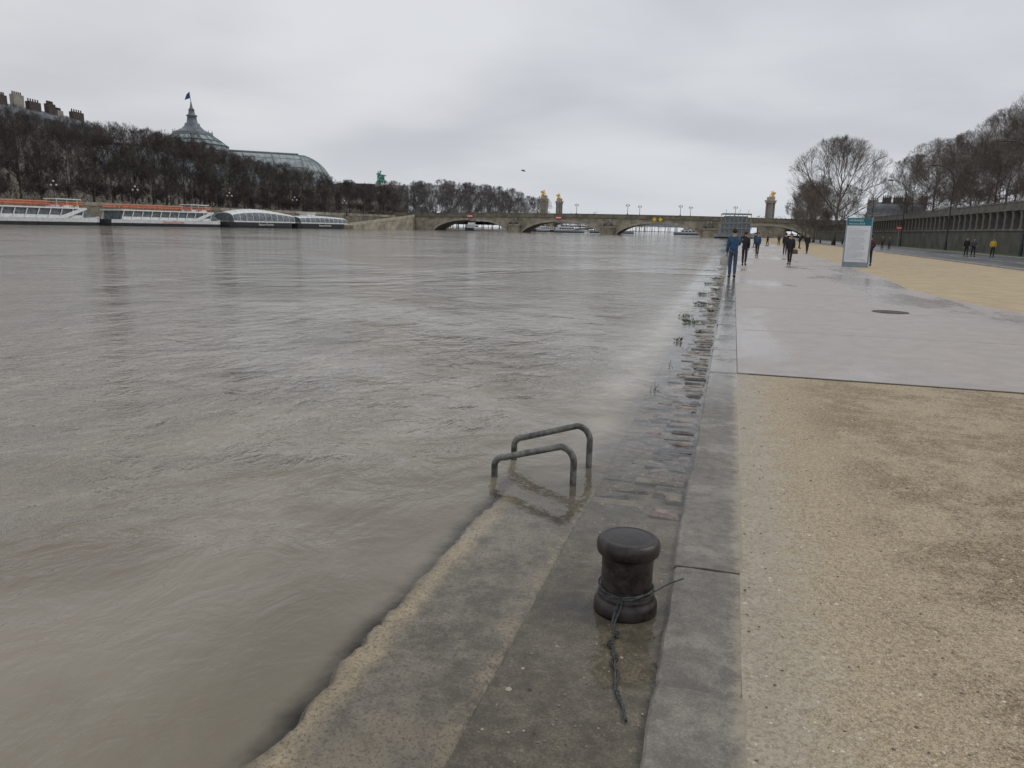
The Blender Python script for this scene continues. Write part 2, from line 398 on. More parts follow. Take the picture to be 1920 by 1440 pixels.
# quay
def grid(mb,x0,x1,nx,y0,y1,ny,zf,xf=lambda x,y:x,m=0):
    b=len(mb.v)
    for j in range(ny+1):
        y=y0+(y1-y0)*j/ny
        for i in range(nx+1):
            x=x0+(x1-x0)*i/nx
            mb.v.append((xf(x,y),y,zf(x,y)))
    for j in range(ny):
        for i in range(nx):
            a=b+j*(nx+1)+i
            mb.face((a,a+1,a+nx+2,a+nx+1),m)
def cz(x,y):
    n=mnoise.fractal(Vector((x*4,y*4,0.3)),1,2,5)
    e=mnoise.noise(Vector((x*1.5,y*1.2,5)))
    z=-0.012+0.006*n+0.004*e
    if x<-1.22:
        f=min(1,(-1.22-x)/.14)
        z+= f*(.006*mnoise.fractal(Vector((y*7,x*14,1)),1,2,4))-f*f*.003
    z=min(z,-0.005)
    if x>-0.765: z-=0.015
    for sj in (1.35,2.75,4.15,5.6):
        d=abs(y-sj-.05*mnoise.noise(Vector((x*6,sj,0))))
        if d<.012: z-=.012
    if y>3.6: z-= min(0.09,(y-3.6)*0.05)
    if x<-1.375: z=-1.2
    elif x<-1.352: z-=0.03
    return WZ+z
def cx(x,y):
    e=0.04*mnoise.fractal(Vector((y*1.6,0,2)),1,2,4)+0.022*mnoise.fractal(Vector((y*8,0,3)),1,2,3)
    if x<-1.15: return x+e*min(1,(-1.15-x)/0.18)
    return x
cp=MB(); grid(cp,-1.395,-0.748,50,0.6,9.0,500,cz,cx); grid(cp,-1.395,-0.748,20,9.0,230,60,cz,cx)
struct(cp.obj('coping_pavement',M_COPING,smooth=True))
gt=MB()
def gz(x,y):
    z=-0.010+0.008*mnoise.fractal(Vector((x*5,y*5,9)),1,2,4)+.008*mnoise.noise(Vector((x*1.5,y*1.1,4)))
    z=min(z,-.004)
    if y>4.3: z-=min(0.03,(y-4.3)*0.1)
    return WZ+z
grid(gt,-0.752,-0.150,18,0.6,9,260,gz); grid(gt,-0.752,-0.150,14,9,230,60,gz)
struct(gt.obj('gutter_pavement',M_BED,smooth=True))
cb=MB(); y=4.30
while y<62:
    L=0.085+R.random()*0.06 if y<30 else .3
    nc=R.choice([2,3,3])
    off=R.uniform(-.09,.09)
    cuts=[-0.77]+[-0.77+.60*(i+1)/nc+off for i in range(nc-1)]+[-0.170]
    rowz=R.uniform(-.007,.006)
    for xa,xb in zip(cuts,cuts[1:]):
        if y<5.4 and R.random()<0.30: continue
        if R.random()<.06: continue
        k=(xa+xb)/2
        rise=min(1,max(0,(y-4.2)/3.0))
        z=WZ-0.031+0.034*(k+.75)/.58+0.014*rise+rowz+R.uniform(-.015,.011)
        b=len(cb.v)
        g_=0.008+R.random()*.012; dy=R.uniform(-.012,.012)
        cb.bbox(xa+g_,xb-g_,y+dy+g_*.6,y+dy+L-g_*.6,-.13,z,.014+R.random()*.012,R.choice([0,0,1,2,2,3,1,0]))
        tilt=R.uniform(-.06,.06); yaw=R.uniform(-.10,.10); cxm=(xa+xb)/2; cym=y+L/2
        for i in range(b,len(cb.v)):
            vx,vy,vz=cb.v[i]
            cb.v[i]=(vx+R.uniform(-.015,.015)-(vy-cym)*yaw,vy+R.uniform(-.012,.012)+(vx-cxm)*yaw,vz+((R.uniform(-.005,.005)+(vx-cxm)*tilt) if vz>-.12 else 0))
    y+=L+.010
cb_o=struct(cb.obj('cobblestone_pavement',M_COB))
bv=cb_o.modifiers.new('bevel','BEVEL'); bv.width=.016; bv.segments=2; bv.limit_method='ANGLE'
kb=MB()
edges=[0.5,1.55,2.60,3.66,5.30,7.1,9.3]
while edges[-1]<205: edges.append(edges[-1]+R.uniform(1.2,2.0))
for i,(a,b) in enumerate(zip(edges,edges[1:])):
    dx=R.uniform(-.010,.010); dz=R.uniform(-.004,.003); n=40 if b<12 else 3
    def lx(y): return -.163+dx+.008*mnoise.fractal(Vector((y*4,1,i)),1,2,4)
    b0=len(kb.v)
    for j in range(n+1):
        y=a+.003+(b-a-.006)*j/n
        ef=min(j,n-j); e_=.008 if ef==0 else (.001 if ef==1 and n>10 else 0)
        xl=lx(y)+(.005 if ef==0 else 0); xr=.172
        def zt(x): return .007+dz-e_+.003*mnoise.fractal(Vector((x*9,y*7,i)),1,2,4)
        row=[(xl,y,-.17),(xl,y,zt(xl)-.012),(xl+.010,y,zt(xl)-.002)]
        for q_ in range(1,6):
            xx=xl+.010+(xr-.006-xl-.010)*q_/5; row.append((xx,y,zt(xx)))
        row+=[(xr,y,zt(xr)-.006),(xr,y,-.17)]
        kb.v+=row
    W_=10
    for j in range(n):
        for k in range(W_-1):
            q=b0+j*W_+k
            kb.face((q,q+W_,q+W_+1,q+1))
    kb.face([b0+k for k in range(W_)]); kb.face([b0+n*W_+k for k in range(W_)][::-1])
kb.box(-.14,.15,.5,200,-.18,-.012)
struct(kb.obj('kerb',M_KERB,smooth=False))
# pebbles
pb=MB()
for i in range(7500):
    y_=1.4+7.7*R.random()**1.3; x=.26+R.random()*6
    if R.random()<.07: x=R.uniform(-.72,-.18)
    elif R.random()<.03: x=.178+abs(R.gauss(0,.08))
    r=R.uniform(.0025,.0075)
    if R.random()<.02: r*=1.5
    z=0.004 if x>.16 else WZ-.008
    sx,sy,sz=r*R.uniform(.8,1.4),r*R.uniform(.8,1.4),r*.6
    b=len(pb.v); a=R.random()*3
    for k in range(5):
        an=a+k*2*math.pi/5; q=R.uniform(.8,1.2)
        pb.v.append((x+sx*q*math.cos(an),y_+sy*q*math.sin(an),z))
    pb.v.append((x,y_,z+sz*1.3)); mi=R.choice([0,0,1,2])
    for k in range(5): pb.face((b+k,b+(k+1)%5,b+5),mi)
o=pb.obj('gravel',[mat('pebble_tan',(.38,.31,.21),.7,30,.3),mat('pebble_pale',(.60,.54,.44),.7,30,.2),mat('pebble_dark',(.12,.09,.06),.7,30,.3)],smooth=True); o['kind']='stuff'
tag(o,'loose pale and brown pebbles on the gravel path','gravel')
mh=MB(); mh.lathe([(0,.0),(.34,.0),(.34,.006),(.36,.006),(.36,-.004),(.40,-.004),(.40,.004),(.42,.002),(.42,-.02)],40,(0,0,.020))
for i in range(-4,5):
    for j in range(-4,5):
        if i*i+j*j<17: mh.box(i*.07-.022,i*.07+.022,j*.07-.022,j*.07+.022,.020,.025)
mho=tag(mh.obj('manhole_cover',mat('manhole_iron',(.085,.07,.065),.5,8,.4),loc=(3.45,18.3,0)),'round dark iron manhole cover set in the wet pink path','manhole cover'); mho.scale=(.9,.9,1)

# ------------------------------------------------------------------ bollard + wire
BP=(-.345,3.20,WZ-.012)
bl=thing('bollard',BP,'black cast iron mooring bollard with rounded cap standing in shallow water','bollard')
a=MB(); a.lathe([(.0,0),(.141,0),(.143,.02),(.141,.052),(.134,.066),(.128,.072),(.126,.078),(.127,.084),(.124,.094),(.117,.104),(.115,.13),(.114,.20),(.115,.24),(.116,.275)],56); a.obj('shaft',M_IRON,bl,True)
a=MB(); a.lathe([(.116,.272),(.128,.278),(.138,.288),(.1415,.303),(.1415,.323),(.137,.339),(.127,.349),(.116,.3525),(.112,.3510),(.09,.354),(.05,.356),(0,.357)],56); a.obj('cap',M_IRON,bl,True)
wr=thing('wire_rope',BP,'grey twisted steel wire tied around the bollard with loose ends trailing','wire rope')
def bez(pts,n=10):
    P=[Vector(p) for p in pts]; P=[P[0]*2-P[1]]+P+[P[-1]*2-P[-2]]; out=[]
    for i in range(1,len(P)-2):
        for k in range(n):
            t=k/n
            out.append(0.5*((2*P[i])+(P[i+1]-P[i-1])*t+(2*P[i-1]-5*P[i]+4*P[i+1]-P[i+2])*t*t+(3*P[i]-P[i-1]-3*P[i+1]+P[i+2])*t**3))
    out.append(P[-2]); return out
def strand(mb,pts,r=.004,off=.0045,twist=90,n=24):
    C=bez(pts,n)
    for ph in (0,2.1,4.2):
        Q=[]
        acc=0
        for i,p in enumerate(C):
            t=(C[min(i+1,len(C)-1)]-C[max(i-1,0)]).normalized()
            u=t.orthogonal().normalized() if abs(t.z)>.95 else Vector((0,0,1)).cross(t).normalized()
            v=t.cross(u)
            if i: acc+=(p-C[i-1]).length
            an=ph+acc*twist
            Q.append(p+(u*math.cos(an)+v*math.sin(an))*off)
        mb.tube(Q,r,5)
a=MB()
for q,(z0,tl) in enumerate(((.106,.02),(.118,-.012))):
    ring=[(.123*math.cos(t),.123*math.sin(t),z0+tl*math.cos(t*1.0+.5)) for t in [k*2*math.pi/10-math.pi/2 for k in range(11)]]
    strand(a,ring,.0026,.0028,130,8)
a.obj('loop',M_WIRE,wr,True)
a=MB(); strand(a,[(-.01,-.128,.106),(.05,-.118,.116),(.13,-.05,.133),(.18,.05,.128),(.225,.12,.123),(.245,.15,.120)],.0020,.0024,150)
a.obj('loose_end',M_WIRE,wr,True)
a=MB()
strand(a,[(-.005,-.128,.11),(-.02,-.145,.085),(-.03,-.19,.03),(-.01,-.24,.014),(-.01,-.31,.013),(.005,-.39,.013),(.02,-.45,.013),(.035,-.53,.013),(.05,-.62,.013),(.085,-.72,.013),(.115,-.82,.014)],.0026,.0030,130)
strand(a,[(.0,-.128,.11),(-.005,-.15,.075),(-.02,-.20,.028),(.0,-.25,.02),(-.02,-.32,.016),(.018,-.41,.016),(.012,-.47,.016),(.05,-.55,.016),(.05,-.64,.016),(.085,-.73,.016)],.0022,.0026,130)
a.obj('loose_end',M_WIRE,wr,True)
for c in ((-.005,-.130,.106),(-.0,-.26,.02),(.02,-.44,.018),(-.015,-.34,.018)):
    a=MB(); P_=[]
    for k in range(40):
        t=k/39*math.pi*5
        P_.append(Vector(c)+Vector((.011*math.cos(t),.010*math.sin(t),.009*math.sin(t*.61+1))))
    a.tube(P_,.0024,5)
    a.obj('knot',M_WIRE,wr,True)

# ------------------------------------------------------------------ ladder handrails
def rail(loc,W,zl,zr,label):
    a=MB()
    pts=[(0,0,-.5),(0,0,zl-.06)]
    c=.065
    for k in range(1,8):
        t=k/7*math.pi/2; pts.append((c-c*math.cos(t),0,zl-.06+c*math.sin(t)))
    slope=(zr-zl)/(W)
    ztop_r=zl+.005+slope*(W-c-.09)
    for k in range(1,5): pts.append((c+(W-2*c-.03)*k/4,0,zl+.005+(ztop_r-zl-.005)*k/4))
    xr=c+(W-2*c-.03); cr=W-xr
    for k in range(1,9):
        t=k/8*math.pi/2; pts.append((xr+cr*math.sin(t),0,ztop_r-.10+.10*math.cos(t)))
    pts+= [(W,0,0),(W,0,-.12)]
    a.tube(pts,.0225,16)
    return tag(a.obj('ladder_handrail',M_STEEL,smooth=True,loc=loc),label,'handrail','ladder handrails at the quay edge')
rail((-1.455,4.76,-.05),.55,.160,.32,'bent grey steel tube handrail standing in shallow river water')
rail((-1.435,5.18,-.05),.56,.190,.365,'slightly taller bent grey steel handrail standing in river water')

# ------------------------------------------------------------------ trees (bare)
def gen_tree(seed,H,trunk_h,spread,n1,n2,n3,n4,tw,r0=.28,sub=3,up=.25,twl=1.5):
    rr=random.Random(seed); T=MB(); C=MB()
    cz_=(trunk_h*.8+H)/2; rz=(H-trunk_h*.8)/2; rx=spread/2
    lob=[rr.uniform(.82,1.12) for _ in range(7)]
    def inside(p):
        an=math.atan2(p.y,p.x)/6.283*7; i=int(math.floor(an))%7; f=an-math.floor(an)
        q=lob[i]*(1-f)+lob[(i+1)%7]*f
        return ((p.x**2+p.y**2)/(rx*q)**2+((p.z-cz_)/(rz))**2)
    def rv(): return Vector((rr.uniform(-1,1),rr.uniform(-1,1),rr.uniform(-1,1)))
    K=8; lead=[Vector((0,0,0))]; top=H*.80
    wx,wy=rr.uniform(-.5,.5),rr.uniform(-.5,.5)
    for i in range(1,K+1):
        f=i/K
        lead.append(Vector((wx*f+rr.uniform(-.15,.15)*f*2,wy*f+rr.uniform(-.15,.15)*f*2,top*f)))
    rads=[r0*(1-.9*(i/K)**.8) for i in range(K+1)]; rads[0]*=1.4
    ti=max(1,int(round(trunk_h/top*K)))
    T.tube(lead[:ti+1],rads[:ti+1],9)
    C.tube(lead[ti:],rads[ti:],6)
    def at(f):
        f=f*K; i=min(K-1,int(f)); return lead[i].lerp(lead[i+1],f-i)
    def twig(p,d,L,lev):
        e=p+d*L
        if inside(e)>1.12:
            L*=.45; e=p+d*L
            if inside(p)>1.15: return
        side=d.cross(rv()).normalized()*tw*(1.3 if lev==0 else .9)
        mid=p+d*L*.5+rv()*L*.09
        b=len(C.v); C.v+= [tuple(p-side*.5),tuple(p+side*.5),tuple(mid+side*.35),tuple(mid-side*.35),tuple(e)]
        C.face((b,b+1,b+2,b+3)); C.face((b+3,b+2,b+4))
        if lev<1:
            for k in range(sub):
                q=p+d*L*rr.uniform(.2,1); dd=(d+rv()*.7+Vector((0,0,.2))).normalized()
                twig(q,dd,L*rr.uniform(.5,.9),lev+1)
    def br(p,d,L,r,lev):
        pts=[p]; q=p; dd=d
        for k in range(3):
            dd=(dd+rv()*.17+Vector((0,0,up*.35))).normalized(); nq=q+dd*L/3
            if inside(nq)>1.0: nq=q+dd*L/3*.35
            q=nq; pts.append(q)
        C.tube(pts,[r,r*.75,r*.55,r*.3],5 if lev<2 else 3,cap=False)
        n=(n2,n3,n4)[lev-1]
        for k in range(n):
            f=rr.uniform(.18,1)*3; i=min(2,int(f)); s_=pts[i].lerp(pts[i+1],f-i)
            nd_=(dd+rv()*.90+Vector((0,0,up))).normalized()
            if lev<3: br(s_,nd_,L*rr.uniform(.45,.70),r*.5,lev+1)
            else: twig(s_,nd_,twl*rr.uniform(.6,1.3),0)
    f0=trunk_h/top
    for k in range(n1):
        u=(k+.5)/n1
        f=f0*.85+(1-f0*.85)*u*.85
        p=at(min(.99,f)); an=k*2.4+rr.uniform(-.4,.4)
        el=rad(12+56*u+rr.uniform(-8,12))
        d=Vector((math.cos(an)*math.cos(el),math.sin(an)*math.cos(el),math.sin(el)))
        L=.5
        while L<H and inside(p+d*L)<1.0: L+=.4
        br(p,d,L*.85,r0*.34*(1.2-.75*u),1)
    return T,C
VAR={}
def tree_proto(key,args,label,group,tm=M_BARK,cm=M_TWIG):
    T,C=gen_tree(*args)
    VAR[key]=(T.mesh('trunk',[tm],True),C.mesh('crown',[cm]))
    VAR[key+'_l']=(label,group)
def plant(key,loc,sc=(1,1,1),rot=None,label=None):
    e=bpy.data.objects.new('bare_tree',None); COL.objects.link(e)
    e.location=loc; e.scale=sc; e.rotation_euler=(0,0,R.random()*6.28 if rot is None else rot)
    lab,gr=VAR[key+'_l']; tag(e,label or lab,'tree',gr)
    for n,me in zip(('trunk','crown'),VAR[key]):
        o=bpy.data.objects.new(n,me); COL.objects.link(o); o.parent=e
    return e
for i in range(4):
    tree_proto('L%d'%i,(10+i,22,1.8,14.5,14,7,6,5,.034,.22,3,.20,1.4),'tall dark bare tree standing on the stone embankment','bare trees along the far embankment')
for i in range(2):
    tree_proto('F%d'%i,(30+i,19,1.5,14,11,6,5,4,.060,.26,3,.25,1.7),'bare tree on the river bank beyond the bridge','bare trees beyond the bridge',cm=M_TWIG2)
tree_proto('N0',(35,13,2,11,11,6,5,4,.045,.22,3,.25,1.3),'bare tree beside the stone ramp near the bridge','bare trees along the far embankment')
for i in range(3):
    tree_proto('R%d'%i,(50+i,12.5,1.6,11.5,14,7,6,6,.014,.16,3,.18,1.0),'bare brown street tree above the embankment wall','bare trees on the upper street',cm=M_TWIG3)
tree_proto('B',(71,17,2.6,17,17,8,7,6,.015,.28,3,.25,1.2),'large bare tree with wide rounded fan-shaped crown beside the road','bare trees along the riverside path',cm=M_TWIG3)
tree_proto('S',(72,13.5,2.0,9.5,12,6,6,5,.022,.16,3,.22,1.1),'slender bare tree beside the riverside path','bare trees along the riverside path',cm=M_TWIG3)
k=0
y=110
while y<264:
    hf=1.0 if y<200 else max(.70,1-(y-200)/62*.32)
    for off in (14,25):
        hs=R.uniform(.95,1.05)*hf
        plant('L%d'%(k%4),(bank(y)-off+R.uniform(-1.5,1.5),y+(3.2 if off>20 else 0)+R.uniform(-.8,.8),4.8),(hs*(1.0 if hf>.9 else 1.15),hs*(1.0 if hf>.9 else 1.15),hs)); k+=1
    y+=6.4
for (x,y,s_) in ((-143,268,1.02),(-146,276,1.0),(-142,283,.98),(-147,290,1.0),(-151,298,1.05),(-146,306,1.0),(-155,312,1.1),(-150,320,1.05),(-160,300,1.1),(-162,288,1.1)):
    plant('N0',(x,y,4.8),(s_,s_,s_))
for i,y in enumerate((326,336,346,357,368,380,392,406,420,435,450,466,483,500,520,542,566)):
    for off in (10,24):
        zz=R.uniform(1.0,1.22)*(.80+.20*min(1,i/5))
        plant('F%d'%(k%2),(-128-off+R.uniform(-3,3),y+R.uniform(-4,4),3),(1.05,1.05,zz)); k+=1
y=60
while y<180:
    for off in (34,43):
        hs=R.uniform(.92,1.08)*(1.12 if y<100 else 1.0)
        plant('R%d'%(k%3),(off+R.uniform(-1,1),y+(4 if off>40 else 0),5.0 if off<40 else 5.6),(hs,hs,hs)); k+=1
    y+=7.6
for y in (250,275,300,330):
    plant('R%d'%(k%3),(52+R.uniform(-4,4)+y*.06,y,4.9),(.6,.6,.5)); k+=1
plant('B',(16.2,139,0),(1.0,1.0,1.0),rot=1.0)
for (x,y,s_) in ((15.2,163,.95),(17.5,172,.9),(16.2,185,.98),(18.5,196,1.0),(17.8,212,1.02),(20,226,1.05),(19.5,244,1.1),(22,262,1.1),(20,158,.8)):
    plant('S',(x,y,0),(s_,s_,s_))
fwd=MB()
for i in range(380):
    x=R.uniform(-420,420); y=R.uniform(700,980)
    if -120<x<20: y=R.uniform(930,990)
    h=R.uniform(11,19); r=R.uniform(4,8)
    fwd.tube([(x,y,0),(x,y,h*.6)],[.4,.2],3)
    for j in range(70):
        a_=R.random()*6.28; el=R.uniform(-.6,1.57); q=R.random()**.4
        p_=Vector((x+r*q*math.cos(a_)*math.cos(el),y+r*q*math.sin(a_)*math.cos(el),h*.6+h*.42*q*math.sin(el)))
        d=Vector((R.uniform(-1,1),R.uniform(-1,1),R.uniform(-.3,1)))*1.7; s2=Vector((R.uniform(-1,1),0,R.uniform(-1,1)))*.35
        fwd.poly([p_-s2,p_+s2,p_+d])
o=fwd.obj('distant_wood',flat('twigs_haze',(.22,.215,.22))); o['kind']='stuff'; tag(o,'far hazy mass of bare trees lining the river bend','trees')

# ------------------------------------------------------------------ left embankment walls
lw=thing('embankment_wall',(0,0,0),'long stone embankment wall behind the moored boats','wall')
a=MB(); b_=MB()
ys2=list(range(-40,300,20))+[300]
for y0,y1 in zip(ys2,ys2[1:]):
    xa,xb=bank(y0)-9,bank(y1)-9
    a.poly([(xa,y0,.5),(xb,y1,.5),(xb,y1,4.8),(xa,y0,4.8)])
    a.poly([(xa,y0,4.8),(xb,y1,4.8),(xb-.6,y1,4.8),(xa-.6,y0,4.8)])
    b_.poly([(xa+.15,y0,4.85),(xb+.15,y1,4.85),(xb+.15,y1,5.75),(xa+.15,y0,5.75)])
    b_.poly([(xa+.15,y0,5.75),(xb+.15,y1,5.75),(xb-.5,y1,5.75),(xa-.5,y0,5.75)])
a.obj('wall',M_QUAY,lw); b_.obj('parapet',M_STONE,lw)
rp=thing('access_ramp',(0,0,0),'sloping stone ramp descending to the river beside the bridge','ramp')
a=MB(); a.poly([(-128,299,-1),(-132,252,-1),(-132,252,1.2),(-128,299,5.2)]); a.poly([(-132,252,1.2),(-128,299,5.2),(-136,299,5.2),(-140,252,1.2)]); a.poly([(-132,252,-1),(-141,252,-1),(-141,252,1.2),(-132,252,1.2)])
a.obj('wall',M_STONE,rp)
a=MB(); a.poly([(-128.1,299,5.2),(-132.1,252,1.2),(-132.1,252,2.0),(-128.1,299,6.1)]); a.poly([(-128.1,299,6.1),(-132.1,252,2.0),(-132.5,252,2.0),(-128.5,299,6.1)])
a.obj('parapet',M_STONE2,rp)
hg=MB()
for i in range(24000):
    y=R.uniform(105,318); p_=Vector((bank(y)-R.uniform(11,28),y,4.9+R.random()**1.4*5.0)); d=Vector((R.uniform(-.6,.6),R.uniform(-.6,.6),R.uniform(.2,1)))*1.3; s2=Vector((R.uniform(-1,1),R.uniform(-1,1),0))*.06
    hg.poly([p_-s2,p_+s2,p_+d])
o=hg.obj('bare_shrubs',M_TWIG); o['kind']='stuff'; tag(o,'dark tangled bare undergrowth below the embankment trees','shrubs')

# ------------------------------------------------------------------ right embankment wall with pillars
rw=thing('embankment_wall',(28,0,0),'dark stone retaining wall with row of pillars under a parapet','wall')
a=MB(); a.box(0,3,58,292,-.1,2.5); a.box(2.2,3,58,292,2.5,4.55); a.obj('wall',M_WALL,rw)
a=MB(); a.box(-.25,3.1,58,292,4.55,4.75); a.box(-.05,.35,58,292,4.75,5.4); a.box(-.12,.42,58,292,5.4,5.52); a.obj('parapet',M_WALLP,rw)
a=MB(); a.box(-.15,.4,58,292,2.5,2.7); a.obj('ledge',M_WALLP,rw)
pm=MB(); pm.box(0,.55,-.32,.32,2.7,4.3); pm.box(-.08,.63,-.4,.4,4.3,4.55); pm.box(-.06,.6,-.38,.38,2.7,2.85)
me=pm.mesh('pillar',[M_WALLP])
for i in range(92):
    o=bpy.data.objects.new('pillar',me); COL.objects.link(o); o.parent=rw; o.location=(0,60+i*2.5,0)
t=MB(); t.poly([(30.9,58,4.9),(30.9,1000,4.9),(900,1000,4.9),(900,58,4.9)])
t.poly([(28.5,292,4.9),(28.5,1000,4.9),(30.9,1000,4.9),(30.9,292,4.9)]); t.poly([(28,58,-.1),(900,58,-.1),(900,58,4.9),(28,58,4.9)])
struct(t.obj('terrace',M_EARTH))
hg=MB()
for i in range(20000):
    p_=Vector((R.uniform(31.8,38),60+R.random()*128,4.9+R.random()**1.2*4.6)); d=Vector((R.uniform(-.6,.6),R.uniform(-.6,.6),R.uniform(.2,1)))*.8; s2=Vector((R.uniform(-1,1),R.uniform(-1,1),0))*.028
    hg.poly([p_-s2,p_+s2,p_+d])
o=hg.obj('bare_shrubs',M_TWIG3); o['kind']='stuff'; tag(o,'tangled bare shrubs growing along the top of the embankment','shrubs')
rl=MB()
for i in range(0,230,2):
    rl.tube([(31.5,60+i,4.9),(31.5,60+i,6.1)],.03,4)
for z in (5.4,6.1): rl.tube([(31.5,60,z),(31.5,290,z)],.03,4)
tag(rl.obj('railing',M_POST),'thin dark metal railing along the top of the embankment','railing')

# ------------------------------------------------------------------ bridge
br=thing('stone_bridge',(0,300,0),'long low stone bridge with four flat arches over the flooded river','bridge')
X0,X1=-123.0,29.0
def deck(x): return 5.4+0.75*(1-((x+47)/76)**2)
PW=2.3
piers=[-85,-47,-9]
def arch_part(xa,xb):
    m_=MB(); N=28; xs=[xa+(xb-xa)*i/N for i in range(N+1)]; c=(xa+xb)/2; hw=(xb-xa)/2
    def zb(x): return -1.2+5.6*max(0,1-(abs(x-c)/hw)**2.3)**.62
    for p_,q in zip(xs,xs[1:]):
        for yy in (0,14):
            m_.poly([(p_,yy,zb(p_)),(q,yy,zb(q)),(q,yy,deck(q)),(p_,yy,deck(p_))],0)
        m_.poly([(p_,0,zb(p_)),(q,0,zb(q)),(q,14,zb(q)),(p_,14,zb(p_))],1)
        def zo(x): return zb(x)+.8
        m_.poly([(p_,-.12,zb(p_)),(q,-.12,zb(q)),(q,-.12,min(deck(q)-.1,zo(q))),(p_,-.12,min(deck(p_)-.1,zo(p_)))],2)
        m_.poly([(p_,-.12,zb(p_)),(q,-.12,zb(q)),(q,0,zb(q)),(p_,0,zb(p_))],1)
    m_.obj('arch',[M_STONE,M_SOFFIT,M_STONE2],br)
bounds=[X0]+piers+[X1]
for a0,a1 in zip(bounds,bounds[1:]):
    arch_part(a0+PW,a1-PW)
for px in piers:
    m_=MB(); m_.box(px-PW,px+PW,0.01,13.99,-2,deck(px)-.02)
    m_.lathe([(PW*1.15,-2),(PW*1.1,2.4),(PW*1.25,2.5),(PW*1.25,2.9),(PW*.9,3.1),(.2,4.0),(0,4.1)],12,(px,-.4,0),a0=math.pi,a1=2*math.pi)
    m_.box(px-1.0,px+1.0,-1.5,0,3.0,deck(px)-.3)
    m_.obj('pier',M_STONE,br)
    m_=MB(); m_.ell((px,-2.0,3.6),(1.2,.9,1.2),10,6); m_.tube([(px-1.8,-1.8,3.1),(px-.6,-2.2,4.2),(px+.3,-2.2,4.9),(px+1.6,-1.6,3.2)],[.4,.5,.35,.4],7)
    m_.ell((px+.1,-2.3,5.3),(.35,.35,.45),8,6); m_.obj('carved_trophy',M_WALLP,br,True)
m_=MB(); xs=[-150+i*4 for i in range(49)]
for p_,q in zip(xs,xs[1:]):
    for (ya,yb,z0,z1) in ((-.55,14.6,0,.35),(-.3,.1,.35,1.35),(-.42,.2,1.35,1.55),(14,14.4,.35,1.4)):
        b=len(m_.v)
        dp,dq=deck(max(X0,min(X1,p_))),deck(max(X0,min(X1,q)))
        m_.v+=[(p_,ya,dp+z0),(q,ya,dq+z0),(q,yb,dq+z0),(p_,yb,dp+z0),(p_,ya,dp+z1),(q,ya,dq+z1),(q,yb,dq+z1),(p_,yb,dp+z1)]
        for f in ((0,3,2,1),(4,5,6,7),(0,1,5,4),(2,3,7,6)): m_.face([b+i for i in f],0)
m_.obj('parapet',mat('parapet_stone',(.18,.165,.125),.85,.5,.35),br)
for (xa,xb) in ((-150,X0+PW),(X1-PW,40)):
    m_=MB(); m_.box(xa,xb,0,14,-1,5.4); m_.obj('abutment',M_STONE,br)
def signboard(x,z,kind):
    e=thing('navigation_sign',(x,299.3,z),'yellow diamond navigation sign fixed on the bridge parapet' if kind=='y' else 'red and white navigation board fixed on the bridge','sign','navigation signs on the bridge')
    m_=MB()
    if kind=='y':
        m_.poly([(-.9,0,0),(0,0,-.9),(.9,0,0),(0,0,.9)]); m_.poly([(-.9,.1,0),(0,.1,.9),(.9,.1,0),(0,.1,-.9)]); m_.obj('board',M_YEL,e)
    else:
        m_.box(-1.1,1.1,0,.1,-.7,.7); m_.obj('board',M_RED,e)
        m_=MB(); m_.box(-1.1,1.1,-.03,-.003,-.22,.22); m_.obj('stripe',M_WHITE,e)
    m_=MB(); m_.tube([(0,.12,-.6),(0,.12,.6)],.05,6); m_.obj('bracket',M_POST,e)
for x,k_ in ((-29.5,'y'),(-27.2,'y'),(-104,'r'),(-67,'r')): signboard(x,6.0,k_)
lp=thing('bridge_lamp',(-60,300.2,7.5),'dark ornate lamp post standing on the bridge parapet','street lamp','lamps on the bridge')
a=MB(); a.lathe([(.26,0),(.26,.3),(.10,.5),(.07,2.8),(.13,2.9),(.05,3.0),(.05,3.3)],8); a.tube([(-.6,0,3.2),(-.4,0,3.0),(0,0,3.1),(.4,0,3.0),(.6,0,3.2)],.05,5); a.obj('post',M_POST,lp)
M_LANT=mat('lantern',(.10,.11,.11),.3,5,.1)
for q in (-.6,0,.6):
    a=MB(); z=3.2 if q else 3.4
    a.lathe([(.06,0),(.14,.12),(.17,.4),(.08,.55),(0,.7)],8,(q,0,z)); a.obj('lantern',M_LANT,lp)
for x,yy in ((-108,300.2),(-88,300.2),(-40,300.2),(-20,300.2),(0,300.2),(20,300.2),(-70,314.2),(-37,314.2),(-17,314.2)):
    copy_thing(lp,(x,yy,deck(x)+1.5))

